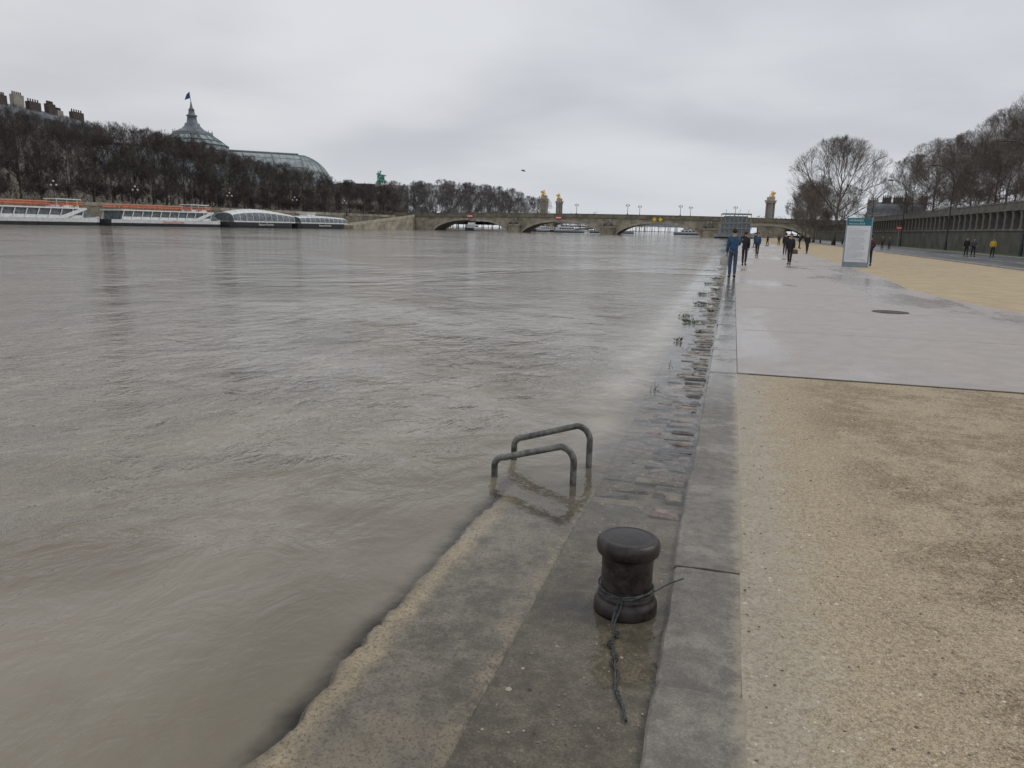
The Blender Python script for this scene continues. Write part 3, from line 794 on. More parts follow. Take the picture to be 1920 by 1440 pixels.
# ------------------------------------------------------------------ horses / statues
def horse(mb,o,yaw,s,rear=.6,wings=False):
    M_=Matrix.Translation(Vector(o))@Matrix.Rotation(yaw,4,'Z')@Matrix.Rotation(-rear,4,'Y')@Matrix.Scale(s,4)
    def T(pts): return [M_@Vector(p) for p in pts]
    mb.tube(T([(-.9,0,1.35),(-.7,0,1.4),(-.2,0,1.35),(.3,0,1.4),(.7,0,1.5)]),[.18*s,.36*s,.33*s,.38*s,.26*s],8)
    mb.tube(T([(.6,0,1.55),(.95,0,2.0),(1.1,0,2.3)]),[.28*s,.2*s,.15*s],7)
    mb.tube(T([(1.05,0,2.35),(1.3,0,2.2),(1.6,0,1.95)]),[.15*s,.14*s,.08*s],6)
    for yy in (-.2,.2):
        mb.tube(T([(-.7,yy,1.3),(-.6,yy,.85),(-.85,yy,.5),(-.8,yy,0)]),[.2*s,.13*s,.07*s,.08*s],6)
        mb.tube(T([(.6,yy,1.35),(.95,yy,1.0),(1.0+yy,yy,.6),(.75+yy,yy,.4)]),[.17*s,.1*s,.07*s,.07*s],6)
    mb.tube(T([(-.9,0,1.5),(-1.3,0,1.4),(-1.4,0,.8)]),[.1*s,.14*s,.04*s],6)
    if wings:
        for sg in (-1,1):
            mb.poly(T([(.4,.2*sg,1.7),(.1,.7*sg,2.6),(-.5,1.0*sg,3.1),(-.6,.7*sg,2.2),(-.3,.3*sg,1.6)]))
def figure(mb,o,s):
    o=Vector(o)
    def T(p): return [o+Vector(q)*s for q in p]
    for sg in (-1,1):
        mb.tube(T([(.12*sg,0,0),(.12*sg,.03,.5),(.09*sg,0,.95)]),[.07*s,.09*s,.12*s],6)
    mb.tube(T([(0,0,.9),(0,0,1.15),(0,0,1.4),(0,0,1.55)]),[.17*s,.15*s,.2*s,.07*s],8)
    mb.ell(o+Vector((0,0,1.68))*s,(.1*s,.1*s,.13*s),8,6)
    mb.tube(T([(.18,0,1.42),(.4,0,1.6),(.5,0,1.95)]),[.06*s,.05*s,.04*s],6)
    mb.tube(T([(-.18,0,1.42),(-.4,.1,1.2),(-.5,.2,1.3)]),[.06*s,.05*s,.04*s],6)
py=thing('bridge_pylon',(-117,480,5.5),'tall stone pylon topped by gilded winged horse statue','monument','pylons with gilded statues')
a=MB(); a.box(-2.6,2.6,-2.6,2.6,0,2.6); a.box(-2.3,2.3,-2.3,2.3,2.6,3.4); a.box(-1.3,1.3,-1.3,1.3,3.4,13.4)
for sx in (-1,1):
    for sy in (-1,1):
        a.lathe([(.62,3.4),(.48,3.8),(.44,12.4),(.65,13.2),(.65,13.4)],10,(1.6*sx,1.6*sy,0))
a.obj('shaft',M_FACADE,py)
a=MB(); a.box(-2.3,2.3,-2.3,2.3,13.4,14.3); a.box(-2.6,2.6,-2.6,2.6,14.3,14.8); a.box(-1.7,1.7,-1.7,1.7,14.8,16.6); a.obj('cornice',M_STONE2,py)
a=MB(); horse(a,(.3,0,16.2),.5,1.35,.6,True); figure(a,(-.9,-.5,16.6),2.0); a.ell((0,0,16.8),(1.3,1.0,.5),10,6); a.obj('gilded_statue',M_GOLD,py,True)
copy_thing(py,(-117,524,5.5),.4); copy_thing(py,(19.5,480,6.0),2.6)
ab=thing('steel_arch_bridge',(0,500,0),'low pale steel arch bridge farther up the river','bridge')
a=MB(); a.box(-125,26,-15,15,5.2,6.2); a.box(-125,26,-15.3,-15,6.2,7.2); a.obj('deck',M_GREYP,ab)
a=MB()
pts=[(-112+i*126/24,-15,-.5+5.4*(1-((i-12)/12)**2)) for i in range(25)]
for yy in (-15,0,14): a.tube([(p_[0],yy,p_[2]) for p_ in pts],.5,5)
for p_ in pts: a.box(p_[0]-.15,p_[0]+.15,-14.9,-14.6,p_[2],5.2)
a.obj('arch',M_GREYP,ab)
a=MB(); a.box(-128,-112,-17,17,-1,5.5); a.obj('abutment',M_STONE2,ab)
a=MB(); a.box(14,30,-17,17,-1,5.5); a.obj('abutment',M_STONE2,ab)

# ------------------------------------------------------------------ glass palace
gp=thing('glass_roofed_palace',(0,0,4.8),'large exhibition palace with arched glass roof, central dome and flag','palace')
A=Vector((-345,286,0)); B=Vector((-233,382.8,0)); D=(B-A).normalized(); Nn=Vector((-D.y,D.x,0)); RR=20; ZS=12.5
Ln=(B-A).length
def ring(s_,k): return A+D*s_+Nn*(-RR*math.cos(math.pi*k))+Vector((0,0,ZS+ (RR+1)*math.sin(math.pi*k)*0.98))
a=MB(); NS=40; NA=18
for i in range(NS):
    for j in range(NA):
        a.poly([ring(Ln*i/NS,j/NA),ring(Ln*(i+1)/NS,j/NA),ring(Ln*(i+1)/NS,(j+1)/NA),ring(Ln*i/NS,(j+1)/NA)])
def q(ph,k):
    an=math.pi*ph
    rr_=RR*math.cos(k*math.pi/2)
    return B+D*(rr_*math.sin(an)*.95)+Nn*(-rr_*math.cos(an))+Vector((0,0,ZS+(RR+1)*.98*math.sin(k*math.pi/2)))
for i in range(16):
    for j in range(8):
        a.poly([q(i/16,j/8),q((i+1)/16,j/8),q((i+1)/16,(j+1)/8),q(i/16,(j+1)/8)])
a.obj('glass_roof',M_GPG,gp,True)
a=MB()
for i in range(0,NS+1): a.tube([ring(Ln*i/NS,j/NA)*1.0 for j in range(NA+1)],.14 if i%4 else .45,4)
for j in range(2,NA-1,2): a.tube([ring(0,j/NA),ring(Ln,j/NA)],.2,4)
for i in range(0,17): a.tube([q(i/16,j/8) for j in range(9)],.18 if i%4 else .45,4)
for j in range(1,8,2): a.tube([q(i/16,j/8) for i in range(17)],.22,4)
a.tube([ring(0,.5)+Vector((0,0,.4)),ring(Ln,.5)+Vector((0,0,.4))],.7,5)
a.obj('roof_ribs',M_GPR,gp)
dc=A+D*95
a=MB(); a.lathe([(17,30),(17,35.0),(16,35.3),(13.5,37.5),(10,39.9),(9.6,40.6)],40,dc); a.obj('dome',M_GPG,gp,True)
a=MB()
for k in range(20):
    an=k*2*math.pi/20
    a.tube([dc+Vector((r*math.cos(an),r*math.sin(an),z)) for r,z in ((17.1,30),(17.1,35.1),(13.6,37.7),(10,40.1))],.22,4)
for r,z in ((17.2,35.1),(17.2,32.5),(14,37.4),(10,40.1)): a.tube([dc+Vector((r*math.cos(t_*.157),r*math.sin(t_*.157),z)) for t_ in range(41)],.3,4)
a.obj('dome_ribs',M_GPR,gp)
a=MB(); a.lathe([(9.8,40.3),(9.8,41.3),(9,41.5),(5.6,43.0),(3.8,44.8),(3.6,45.9),(2.7,46.2),(2.2,49.3),(2.8,49.6),(2.6,50),(1.6,50.6),(1.4,52.4),(1.6,52.6),(.8,53.6),(.4,55.5),(.15,57)],20,dc)
for k in range(16):
    an=k*2*math.pi/16; a.tube([dc+Vector((9.6*math.cos(an),9.6*math.sin(an),41.3)),dc+Vector((9.6*math.cos(an),9.6*math.sin(an),42.5))],.15,4)
a.obj('lantern_spire',M_ZINC,gp,True)
a=MB(); a.tube([dc+Vector((0,0,56)),dc+Vector((-.6,0,61.5))],.16,5); a.obj('flagpole',M_ZINC,gp)
a=MB(); a.poly([dc+Vector(p_) for p_ in ((-.6,0,61.5),(-.5,0,58.3),(-3.0,-1,57.4),(-2.0,-.5,60.2))]); a.obj('flag',M_BLUEF,gp)
a=MB()
for (s0,s1,o0,o1,h) in ((-10,Ln+14,-30,-19,16),(Ln-4,Ln+16,-30,22,14),(Ln+16,Ln+52,-34,-8,18.0)):
    c_=[A+D*s0+Nn*o0,A+D*s1+Nn*o0,A+D*s1+Nn*o1,A+D*s0+Nn*o1]
    b=len(a.v); a.v+=[tuple(p_) for p_ in c_]+[(p_.x,p_.y,h) for p_ in c_]
    for f in ((4,5,6,7),(0,1,5,4),(1,2,6,5),(2,3,7,6),(3,0,4,7)): a.face([b+i for i in f])
a.obj('wall',M_FACADE,gp)
wm=MB(); wm.poly([(0,0,4),(3,0,4),(3,0,12),(2.6,0,13),(1.5,0,13.5),(.4,0,13),(0,0,12)]); wme=wm.mesh('window',[M_WIN])
for i in range(26):
    p_=A+D*(6+i*7.4)+Nn*(-34.15 if i>22 else -30.15)
    if p_.y<470:
        o=bpy.data.objects.new('window',wme); COL.objects.link(o); o.parent=gp; o.location=p_; o.rotation_euler=(0,0,math.atan2(D.y,D.x))
qd=thing('bronze_quadriga',(-216,450,0),'green patina bronze chariot group with rearing horses on palace corner','statue')
a=MB(); a.box(-7,7,-7,7,4.8,24.5); a.box(-7.6,7.6,-7.6,7.6,24.5,25.3); a.obj('pedestal_tower',M_FACADE,qd)
a=MB()
for k in range(4): horse(a,(1.2,-2.4+k*1.6,25.6),-.5+k*.33,2.6,.45)
figure(a,(-1.6,0,28.2),3.6); a.ell((-1.6,0,27),(2,1.6,1.7),10,6); a.tube([(-1.0,0,31.5),(.2,0,34.8)],[.3,.6],5)
a.obj('bronze_group',M_PATINA,qd,True)

# ------------------------------------------------------------------ apartment buildings
def apartment(name,loc,rot,L,Dp,H,nb,label,chim=5,floors=5):
    e=thing(name,loc,label,'building',rot=rot)
    a=MB(); a.box(-L/2,L/2,0,Dp,0,H); a.box(-L/2-.2,L/2+.2,-.3,-.003,H-.5,H); a.box(-L/2-.1,L/2+.1,-.2,-.003,H*.62,H*.62+.3); a.obj('wall',M_FACADE,e)
    a=MB(); z=H; b=len(a.v)
    a.v+=[(-L/2,-.1,z),(L/2,-.1,z),(L/2,Dp,z),(-L/2,Dp,z),(-L/2+1.6,1.6,z+4.2),(L/2-1.6,1.6,z+4.2),(L/2-1.6,Dp-1.6,z+4.2),(-L/2+1.6,Dp-1.6,z+4.2),(-L/2+4,Dp/2,z+6.2),(L/2-4,Dp/2,z+6.2)]
    for f in ((0,1,5,4),(1,2,6,5),(2,3,7,6),(3,0,4,7),(4,5,9,8),(5,6,9),(6,7,8,9),(7,4,8)): a.face([b+i for i in f])
    r_=a.obj('roof',M_ZINC,e)
    wm=MB(); wm.box(-.65,.65,-.06,-.004,0,2.1); wme=wm.mesh('window',[M_WIN])
    n=0
    for fl in range(floors):
        for i in range(nb):
            if n>=98: break
            o=bpy.data.objects.new('window',wme); COL.objects.link(o); o.parent=e; o.location=(-L/2+(i+.5)*L/nb,0,H-3.2-fl*3.3); n+=1
    dm=MB(); dm.box(-.8,.8,-.1,1.8,0,2.2); dm.box(-1,1,-.25,1.8,2.2,2.5); dme=dm.mesh('dormer',[M_ZINC])
    for i in range(nb):
        o=bpy.data.objects.new('dormer',dme); COL.objects.link(o); o.parent=e; o.location=(-L/2+(i+.5)*L/nb,.4,H+.6)
    for i in range(chim):
        a=MB(); x=-L/2+2+(L-4)*i/(chim-1)+R.uniform(-1.5,1.5); w_=R.uniform(1.2,2.6); hh=R.uniform(6.8,9.2)
        a.box(x-w_,x+w_,Dp*.35,Dp*.35+1.5,H+3,H+hh,0)
        for k in range(5): a.lathe([(.22,0),(.18,.9)],6,(x-w_+.4+k*(2*w_-.8)/4,Dp*.35+.75,H+hh),1)
        a.obj('chimney',[M_BRICK if i%3 else M_FACADE,M_BRICK],r_)
    return e
apartment('apartment_building',(-203,184,4.8),rad(98),64,14,23.4,17,'pale stone apartment building with zinc mansard roof and brick chimneys',11,5)
apartment('apartment_building',(-215,255,4.8),rad(98),80,14,13,20,'pale low stone building half hidden behind the bare trees',4,3)
apartment('distant_building',(72,398,4.9),rad(-10),26,14,6.5,9,'distant pale building with zinc roof above the embankment',5,1)

# ------------------------------------------------------------------ boats
def hull(L,Bw,h0,h1,bow=.18,n=30):
    a=MB(); rows=[]
    for i in range(n+1):
        f=i/n; x=-L/2+L*f
        wl=1.0
        if f>1-bow: wl=max(.05,math.cos((f-(1-bow))/bow*math.pi/2)**.6)
        if f<.08: wl=.82+.18*f/.08
        sh=.5*max(0,(f-.8)/.2)**2
        rows.append((x,Bw/2*wl,sh))
    for (x0,w0,s0),(x1,w1,s1) in zip(rows,rows[1:]):
        for sg in (-1,1):
            a.poly([(x0,sg*w0*.86,-.5),(x1,sg*w1*.86,-.5),(x1,sg*w1*.95,h0),(x0,sg*w0*.95,h0)],0)
            a.poly([(x0,sg*w0*.95,h0),(x1,sg*w1*.95,h0),(x1,sg*w1,h1+s1),(x0,sg*w0,h1+s0)],1)
        a.poly([(x0,-w0,h1+s0),(x1,-w1,h1+s1),(x1,w1,h1+s1),(x0,w0,h1+s0)],1)
    x,w_,s_=rows[0]
    a.poly([(x,-w_*.9,-.5),(x,w_*.9,-.5),(x,w_,h1+s_),(x,-w_,h1+s_)],0)
    return a
def lettering(body,size,par,m,loc):
    cu=bpy.data.curves.new('lettering','FONT'); cu.body=body; cu.size=size; cu.extrude=.001
    to=bpy.data.objects.new('tmp',cu); COL.objects.link(to); bpy.context.view_layer.update()
    me=bpy.data.meshes.new_from_object(to.evaluated_get(bpy.context.evaluated_depsgraph_get())); bpy.data.objects.remove(to)
    me.materials.clear(); me.materials.append(m)
    lo=bpy.data.objects.new('lettering',me); COL.objects.link(lo); lo.parent=par; lo.location=loc; lo.rotation_euler=(rad(90),0,0)
def tour_boat(loc,rot,L,label,dark=False,top=True,low=False,nose=7.0):
    e=thing('tour_boat',loc,label,'boat','sightseeing boats moored at the far bank',rot)
    Bw=8
    hull(L,Bw,.8 if top else .55,1.6,.10 if L>50 else .18).obj('hull',[M_HULLB,M_HULLB if dark else M_WHITE],e)
    s0,s1=-L/2+(3 if top else 1),L/2-(nose if top else L*.06)
    if top:
        a=MB(); a.box(s0,s1,-Bw/2+.6,Bw/2-.6,1.65,3.6); a.obj('window',M_GLASS,e)
        a=MB(); n=int((s1-s0)/2.6)
        for i in range(n+1):
            x=s0+(s1-s0)*i/n
            for sg in (-1,1):
                a.tube([(x-.5,sg*(Bw/2-.35),1.6),(x+.3,sg*(Bw/2-.35),3.7)],.13,4)
        a.box(s0,s1,-Bw/2+.5,-Bw/2+.58,1.62,2.3); a.box(s0,s1,Bw/2-.58,Bw/2-.5,1.62,2.3)
        a.obj('frame',M_WHITE,e)
        a=MB(); a.box(s0-.6,s1+.8,-Bw/2+.15,Bw/2-.15,3.7,4.0); a.obj('roof_deck',M_WHITE,e)
        a=MB(); n=int((s1-s0)/1.6)
        for i in range(n+1):
            x=s0+(s1-s0)*i/n
            for sg in (-1,1): a.tube([(x,sg*(Bw/2-.3),4.0),(x,sg*(Bw/2-.3),5.1)],.05,4)
        for z in (4.6,5.1):
            for sg in (-1,1): a.tube([(s0,sg*(Bw/2-.3),z),(s1,sg*(Bw/2-.3),z)],.12,4)
        a.obj('orange_railing',M_ORANGE,e)
        st=MB(); st.box(-.25,.2,-.5,.5,4.30,4.40); st.box(-.3,-.2,-.5,.5,4.40,4.9)
        for sy in (-.4,.4): st.tube([(0,sy,4.0),(0,sy,4.31)],.04,4)
        sme=bpy.data.meshes.get('seat') or st.mesh('seat',[mat('seat_orange',(.40,.17,.11),.6,3,.2)])
        for i in range(0,n,2):
            for yy in (-2.4,-.9):
                o=bpy.data.objects.new('seat',sme); COL.objects.link(o); o.parent=e; o.location=(s0+(s1-s0)*(i+.5)/n,yy,0)
        wh=MB(); wh.box(s1-5,s1+.3,-1.8,1.8,4.02,4.7); wh.box(s1-5.4,s1+.9,-2.1,2.1,5.75,5.95)
        for x in (s1-4.9,s1-2.5,s1-.0): 
            for yy in (-1.78,1.68): wh.box(x,x+.12,yy,yy+.1,4.7,5.75)
        wh.obj('wheelhouse',M_WHITE,e)
        wh=MB(); wh.box(s1-4.7,s1-.1,-1.65,1.65,4.71,5.74); wh.obj('wheelhouse_window',M_GLASS,e)
        a=MB(); a.poly([(s1,Bw/2-.6,3.7),(s1,-Bw/2+.6,3.7),(s1+5,-Bw/2+2,1.65),(s1+5,Bw/2-2,1.65)]); a.poly([(s1,-Bw/2+.6,3.7),(s1,-Bw/2+.6,1.65),(s1+5,-Bw/2+2,1.65)]); a.obj('windscreen',M_GLASS,e)
        a=MB(); a.poly([(s1-7,-Bw/2+.05,1.65),(s1-4.5,-Bw/2+.05,1.65),(s1+1,-Bw/2+.05,3.7),(s1-1.2,-Bw/2+.05,3.7)]); a.obj('side_panel',M_WHITE,e)
    else:
        N=16; a=MB(); gL=MB(); gR=MB(); base=2.0
        hp=3.7 if low else 4.2; bulge=.4 if low else 1.2
        j0=3
        def cv(x,k):
            f=(x-s0)/(s1-s0); hh=hp+bulge*math.sin(math.pi*min(1,max(0,f))**.8)
            yy=-(Bw/2-.3)*math.cos(math.pi*k); return (x,yy,base+(hh-base)*math.sin(math.pi*k)**.6)
        M2=30
        for i in range(M2):
            xa,xb=s0+(s1-s0)*i/M2,s0+(s1-s0)*(i+1)/M2
            for j in range(N):
                (a if j0<=j<N-j0 else (gL if j<j0 else gR)).poly([cv(xa,j/N),cv(xb,j/N),cv(xb,(j+1)/N),cv(xa,(j+1)/N)])
        a.obj('canopy_roof',M_WHITE,e,True); gL.obj('canopy_window',M_GLASS,e,True); gR.obj('canopy_window',M_GLASS,e,True)
        a=MB(); a.poly([cv(s0,j/N) for j in range(N+1)]); a.obj('end_window',M_GLASS,e)
        a=MB(); a.poly([cv(s1,j/N) for j in range(N+1)]); a.obj('end_window',M_GLASS,e)
        a=MB()
        for i in range(0,M2+1,3):
            x=s0+(s1-s0)*i/M2; a.tube([cv(x,j/N) for j in range(N+1)],.08,4)
        for j in (j0,N-j0): a.tube([cv(s0+(s1-s0)*i/M2,j/N) for i in range(M2+1)],.12,4)
        a.box(s0,s1,-Bw/2+.2,-Bw/2+.28,1.6,1.95)
        a.obj('canopy_rib',M_WHITE,e)
        if low:
            a=MB(); a.box(s0+6,s0+10,-1.5,1.5,4.0,4.9); a.box(s0+5.7,s0+10.3,-1.8,1.8,4.9,5.1); a.obj('wheelhouse',M_WHITE,e)
            a=MB()
            for i in range(int(s1-s0)//2): a.tube([(s0+i*2,-3.0,3.7),(s0+i*2,-3.0,4.6)],.04,4)
            a.tube([(s0,-3.0,4.6),(s1-2,-3.0,4.6)],.05,4); a.obj('railing',M_GREYP,e)
    lettering('Bateaux-Mouches',.9,e,M_RED if not dark else M_WHITE,(-4,-Bw/2-.12,.85 if top else .75))
    return e
def brot(y): return math.atan2(20,bank(y+10)-bank(y-10))
def moor(y,L,label,**k):
    return tour_boat((bank(y)+6.0,y,-.05),brot(y),L,label,**k)
moor(116,72,'long white double-deck sightseeing boat with orange rails and wheelhouse',nose=6.5)
moor(170,36,'shorter white sightseeing boat with orange top-deck rail',nose=6.0)
moor(203,29,'dark-hulled sightseeing boat with curved white glass canopy',dark=True,top=False)
moor(231,27,'low glass-sided passenger boat with white roof and dark hull',dark=True,top=False,low=True)
def barge(loc,rot,L,label,name='moored_boat'):
    e=thing(name,loc,label,'boat','small boats moored beyond the bridge',rot)
    hull(L,5,.6,1.3,.25,16).obj('hull',[M_HULLB,M_GREYP],e)
    a=MB(); a.box(-L*.35,L*.12,-1.9,1.9,1.3,2.5); a.box(-L*.37,L*.15,-2.1,2.1,2.5,2.65); a.box(-L*.30,-L*.15,-1.5,1.5,2.65,3.7); a.obj('cabin',M_WHITE,e)
    a=MB()
    for i in range(6): a.box(-L*.33+i*L*.075,-L*.33+i*L*.075+L*.055,-1.94,-1.903,1.6,2.3)
    a.box(-L*.29,-L*.16,-1.54,-1.503,2.9,3.5); a.obj('window',M_WIN,e)
barge((-118,345,-.05),rad(100),24,'white river barge with cabin moored beyond bridge')
barge((-95,400,-.05),rad(60),22,'white moored barge seen through bridge arch')
barge((-78,372,-.05),rad(40),18,'white moored barge with low cabin')
barge((-64,420,-.05),rad(5),24,'white moored cabin boat seen under the bridge')
barge((-20,450,-.05),rad(5),26,'pale moored barge seen under the bridge')
ls=thing('floating_landing_stage',(.4,246,0),'grey glass-walled floating landing stage moored beside quay','boat')
hull(12,8.4,.4,1.4,.2,12).obj('hull',[M_HULLB,M_GREYP],ls)
a=MB(); a.box(-4.2,4.2,-4,4,1.4,4.3); a.obj('window',M_GLASS,ls)
a=MB()
for i in range(8):
    x=-4.3+8.6*i/7
    a.box(x-.09,x+.09,-4.15,-4.003,1.4,7.2)
for z in (1.5,2.9,4.4,6.9): a.box(-4.5,4.5,-4.3,-4.16,z,z+.16)
a.box(-4.8,4.8,-4.5,4.4,4.62,4.8); a.obj('frame',M_GREYP,ls)
a=MB(); a.box(-3.6,3.4,-3.5,3.5,4.82,6.6); a.obj('wheelhouse',M_GLASS,ls)
a=MB(); a.box(-4.2,4.4,-4,4,7.25,7.4)
for x in (-3,1,3.5): a.tube([(x,-3,7.4),(x,-3,8.6)],.05,4)
a.obj('roof',M_GREYP,ls)

# ------------------------------------------------------------------ information sign
sg=thing('information_sign',(6.35,44.3,.016),'tall white information pillar with teal header standing on path','sign',rot=rad(-12))
a=MB(); a.box(-.60,.60,-.13,.13,0,.10); a.box(-.64,-.585,-.15,.15,0.0,2.58); a.box(.585,.64,-.15,.15,0.0,2.58); a.box(-.58,.58,-.12,.12,.10,2.55); a.obj('frame',mat('sign_frame',(.25,.32,.36),.4,2,.1),sg)
a=MB(); a.box(-.575,.575,-.135,-.123,.25,2.15); a.obj('panel',M_PANEL,sg)
a=MB(); a.box(-.575,.575,-.137,-.123,2.153,2.54); a.obj('header',M_TEAL,sg)
a=MB(); yy=1.98
for i in range(26):
    wv_=R.uniform(.35,.46) if i%6 else .25
    x=-.48
    while x<-.48+wv_*2:
        ww=R.uniform(.04,.12); a.box(x,x+ww,-.139,-.1365,yy,yy+.018); x+=ww+.025
    yy-=.058 if i%6 else .085
a.obj('printed_lines',M_INK,sg)
lettering('HORAIRES',.15,sg,M_PANEL,(-.50,-.141,2.37)); lettering('Horaires 2018',.13,sg,M_PANEL,(-.50,-.141,2.21)); lettering('PARIS',.08,sg,M_INK,(.28,-.141,.30))

ne=thing('no_entry_sign',(25.6,137,.1),'round red no-entry road sign on a thin post','sign')
a=MB(); a.tube([(0,0,0),(0,0,3.2)],.04,6); a.obj('post',M_GREYP,ne)
a=MB(); a.lathe([(0,-.02),(.42,-.02),(.42,.02),(0,.02)],24); o=a.obj('disc',M_RED,ne); o.rotation_euler=(rad(90),0,0); o.location=(0,-.08,2.9)
a=MB(); a.box(-.3,.3,-.115,-.102,2.82,2.98); a.obj('bar',M_WHITE,ne)

def street_lamp(loc,rot,label):
    e=thing('street_lamp',loc,label,'street lamp','tall street lamps along the embankment road',rot)
    a=MB(); a.tube([(0,0,0),(0,0,1.2),(0,0,1.25),(0,0,8.6)],[.16,.15,.10,.07],8)
    a.tube([(0,0,8.4),(-.15,0,9.3),(-.7,0,10.0),(-1.5,0,10.4),(-2.2,0,10.5)],[.06,.055,.05,.045,.04],6)
    a.tube([(0,0,5.2),(.3,0,5.6),(.9,0,5.75)],.035,5)
    a.obj('post',M_POST,e)
    for (x,z,s_) in ((-2.5,10.48,1),(1.1,5.72,.6)):
        a=MB(); a.ell((x,0,z),(.45*s_,.17*s_,.11*s_),10,6); a.obj('lamp_head',M_POST,e,True)
        a=MB(); a.ell((x,0,z-.06*s_),(.32*s_,.13*s_,.1*s_),10,6); a.obj('lamp_glass',M_LAMP,e,True)
for y in (83,110,138,168): street_lamp((26.2,y,.06),0,'tall dark street lamp with curved arm beside the embankment wall')
M_GLOBE=mat('globe',(.6,.6,.6),.3)
fl=thing('quay_lamp',(bank(150)-5,150,.5),'slim lamp post with white globes on the far quay','street lamp','slim lamps on the far quay')
a=MB(); a.tube([(0,0,0),(0,0,9.5)],[.12,.06],6); a.tube([(-.8,0,8.6),(0,0,8.2),(.8,0,8.6)],.04,4); a.obj('post',M_POST,fl)
for (x,z) in ((-.8,8.8),(.8,8.8),(0,9.7)):
    a=MB(); a.ell((x,0,z),(.25,.25,.25),8,6); a.obj('globe',M_GLOBE,fl,True)
for y in (118,172,205,235,262): copy_thing(fl,(bank(y)-5,y,.5))

bd=MB(); bd.tube([(-.22,0,0),(-.1,0,.01),(.08,0,.01),(.2,0,.03),(.27,0,.02)],[.01,.05,.06,.035,.01],7)
for sg_ in (-1,1):
    bd.poly([(.10,.03*sg_,.02),(-.06,.03*sg_,.02),(-.06,.25*sg_,.10),(.08,.27*sg_,.11)]); bd.poly([(.08,.27*sg_,.11),(-.06,.25*sg_,.10),(-.10,.58*sg_,.02)])
tag(bd.obj('gull',mat('gull_feathers',(.12,.12,.13),.7,8,.3),loc=(-19.4,71,6.9)),'small dark gull gliding over the river with wings spread','bird').rotation_euler=(0,rad(-8),rad(185))

def weed(loc,n,s_):
    a=MB()
    for i in range(n):
        an=R.random()*6.28; q=R.random()**.7*s_; p_=Vector((q*math.cos(an)*.7,q*math.sin(an)*1.5,0)); L=R.uniform(.02,.07)
        d=Vector((R.uniform(-1,1),R.uniform(-1,1),.7)).normalized()*L; sd_=Vector((R.uniform(-1,1),R.uniform(-1,1),.2)).normalized()*L*.22
        a.poly([p_,p_+d*.55+sd_,p_+d,p_+d*.55-sd_])
    return tag(a.obj('weed_clump',M_LEAF,loc=loc),'low green weed clump growing between wet cobbles','plant','weeds between the cobbles')
for (x,y_,n,s_) in ((-.70,12.0,30,.10),(-.42,13.0,30,.1),(-.66,14.6,100,.24),(-.80,15.6,80,.2),(-.35,16.8,60,.12),(-.62,18.5,110,.25),(-.3,20,60,.12),(-.70,21.5,90,.25),(-.4,23.5,80,.2),(-.65,26,80,.25),(-.5,29,90,.3)):
    weed((x,y_,WZ+.010),n,s_)
tw=MB()
for (x,y_) in ((-.70,8.0),(-.66,8.1),(-.55,11.2),(-.62,9.6)):
    for k in range(3):
        p_=Vector((x+R.uniform(-.04,.04),y_+R.uniform(-.1,.1),WZ)); d=Vector((R.uniform(-.6,.6),R.uniform(-.6,.6),R.uniform(.2,1)))*.09
        tw.tube([p_,p_+d*.6,p_+d+Vector((.01,0,.01))],[.003,.002,.001],4)
o=tw.obj('driftwood_twigs',M_BARK); o['kind']='stuff'; tag(o,'small dead twigs caught between the wet cobbles','twigs')

# ------------------------------------------------------------------ people
def skinned(name,V,E,Rd,m,parent,sub=1,root=0):
    me=bpy.data.meshes.new(name); me.from_pydata([Vector(v) for v in V],E,[])
    o=bpy.data.objects.new(name+'_tmp',me); COL.objects.link(o)
    md=o.modifiers.new('skin','SKIN'); md.use_smooth_shade=True
    sv=me.skin_vertices[0].data
    for i,r in enumerate(Rd):
        sv[i].radius=(r,r) if not isinstance(r,tuple) else r
        sv[i].use_root=(i==root)
    sb=o.modifiers.new('sub','SUBSURF'); sb.levels=sub; sb.render_levels=sub
    bpy.context.view_layer.update()
    dg=bpy.context.evaluated_depsgraph_get()
    nm=bpy.data.meshes.new_from_object(o.evaluated_get(dg)); nm.name=name
    bpy.data.objects.remove(o)
    nm.materials.clear(); nm.materials.append(m)
    nm.polygons.foreach_set('use_smooth',[True]*len(nm.polygons))
    q=bpy.data.objects.new(name,nm); COL.objects.link(q); q.parent=parent
    return q
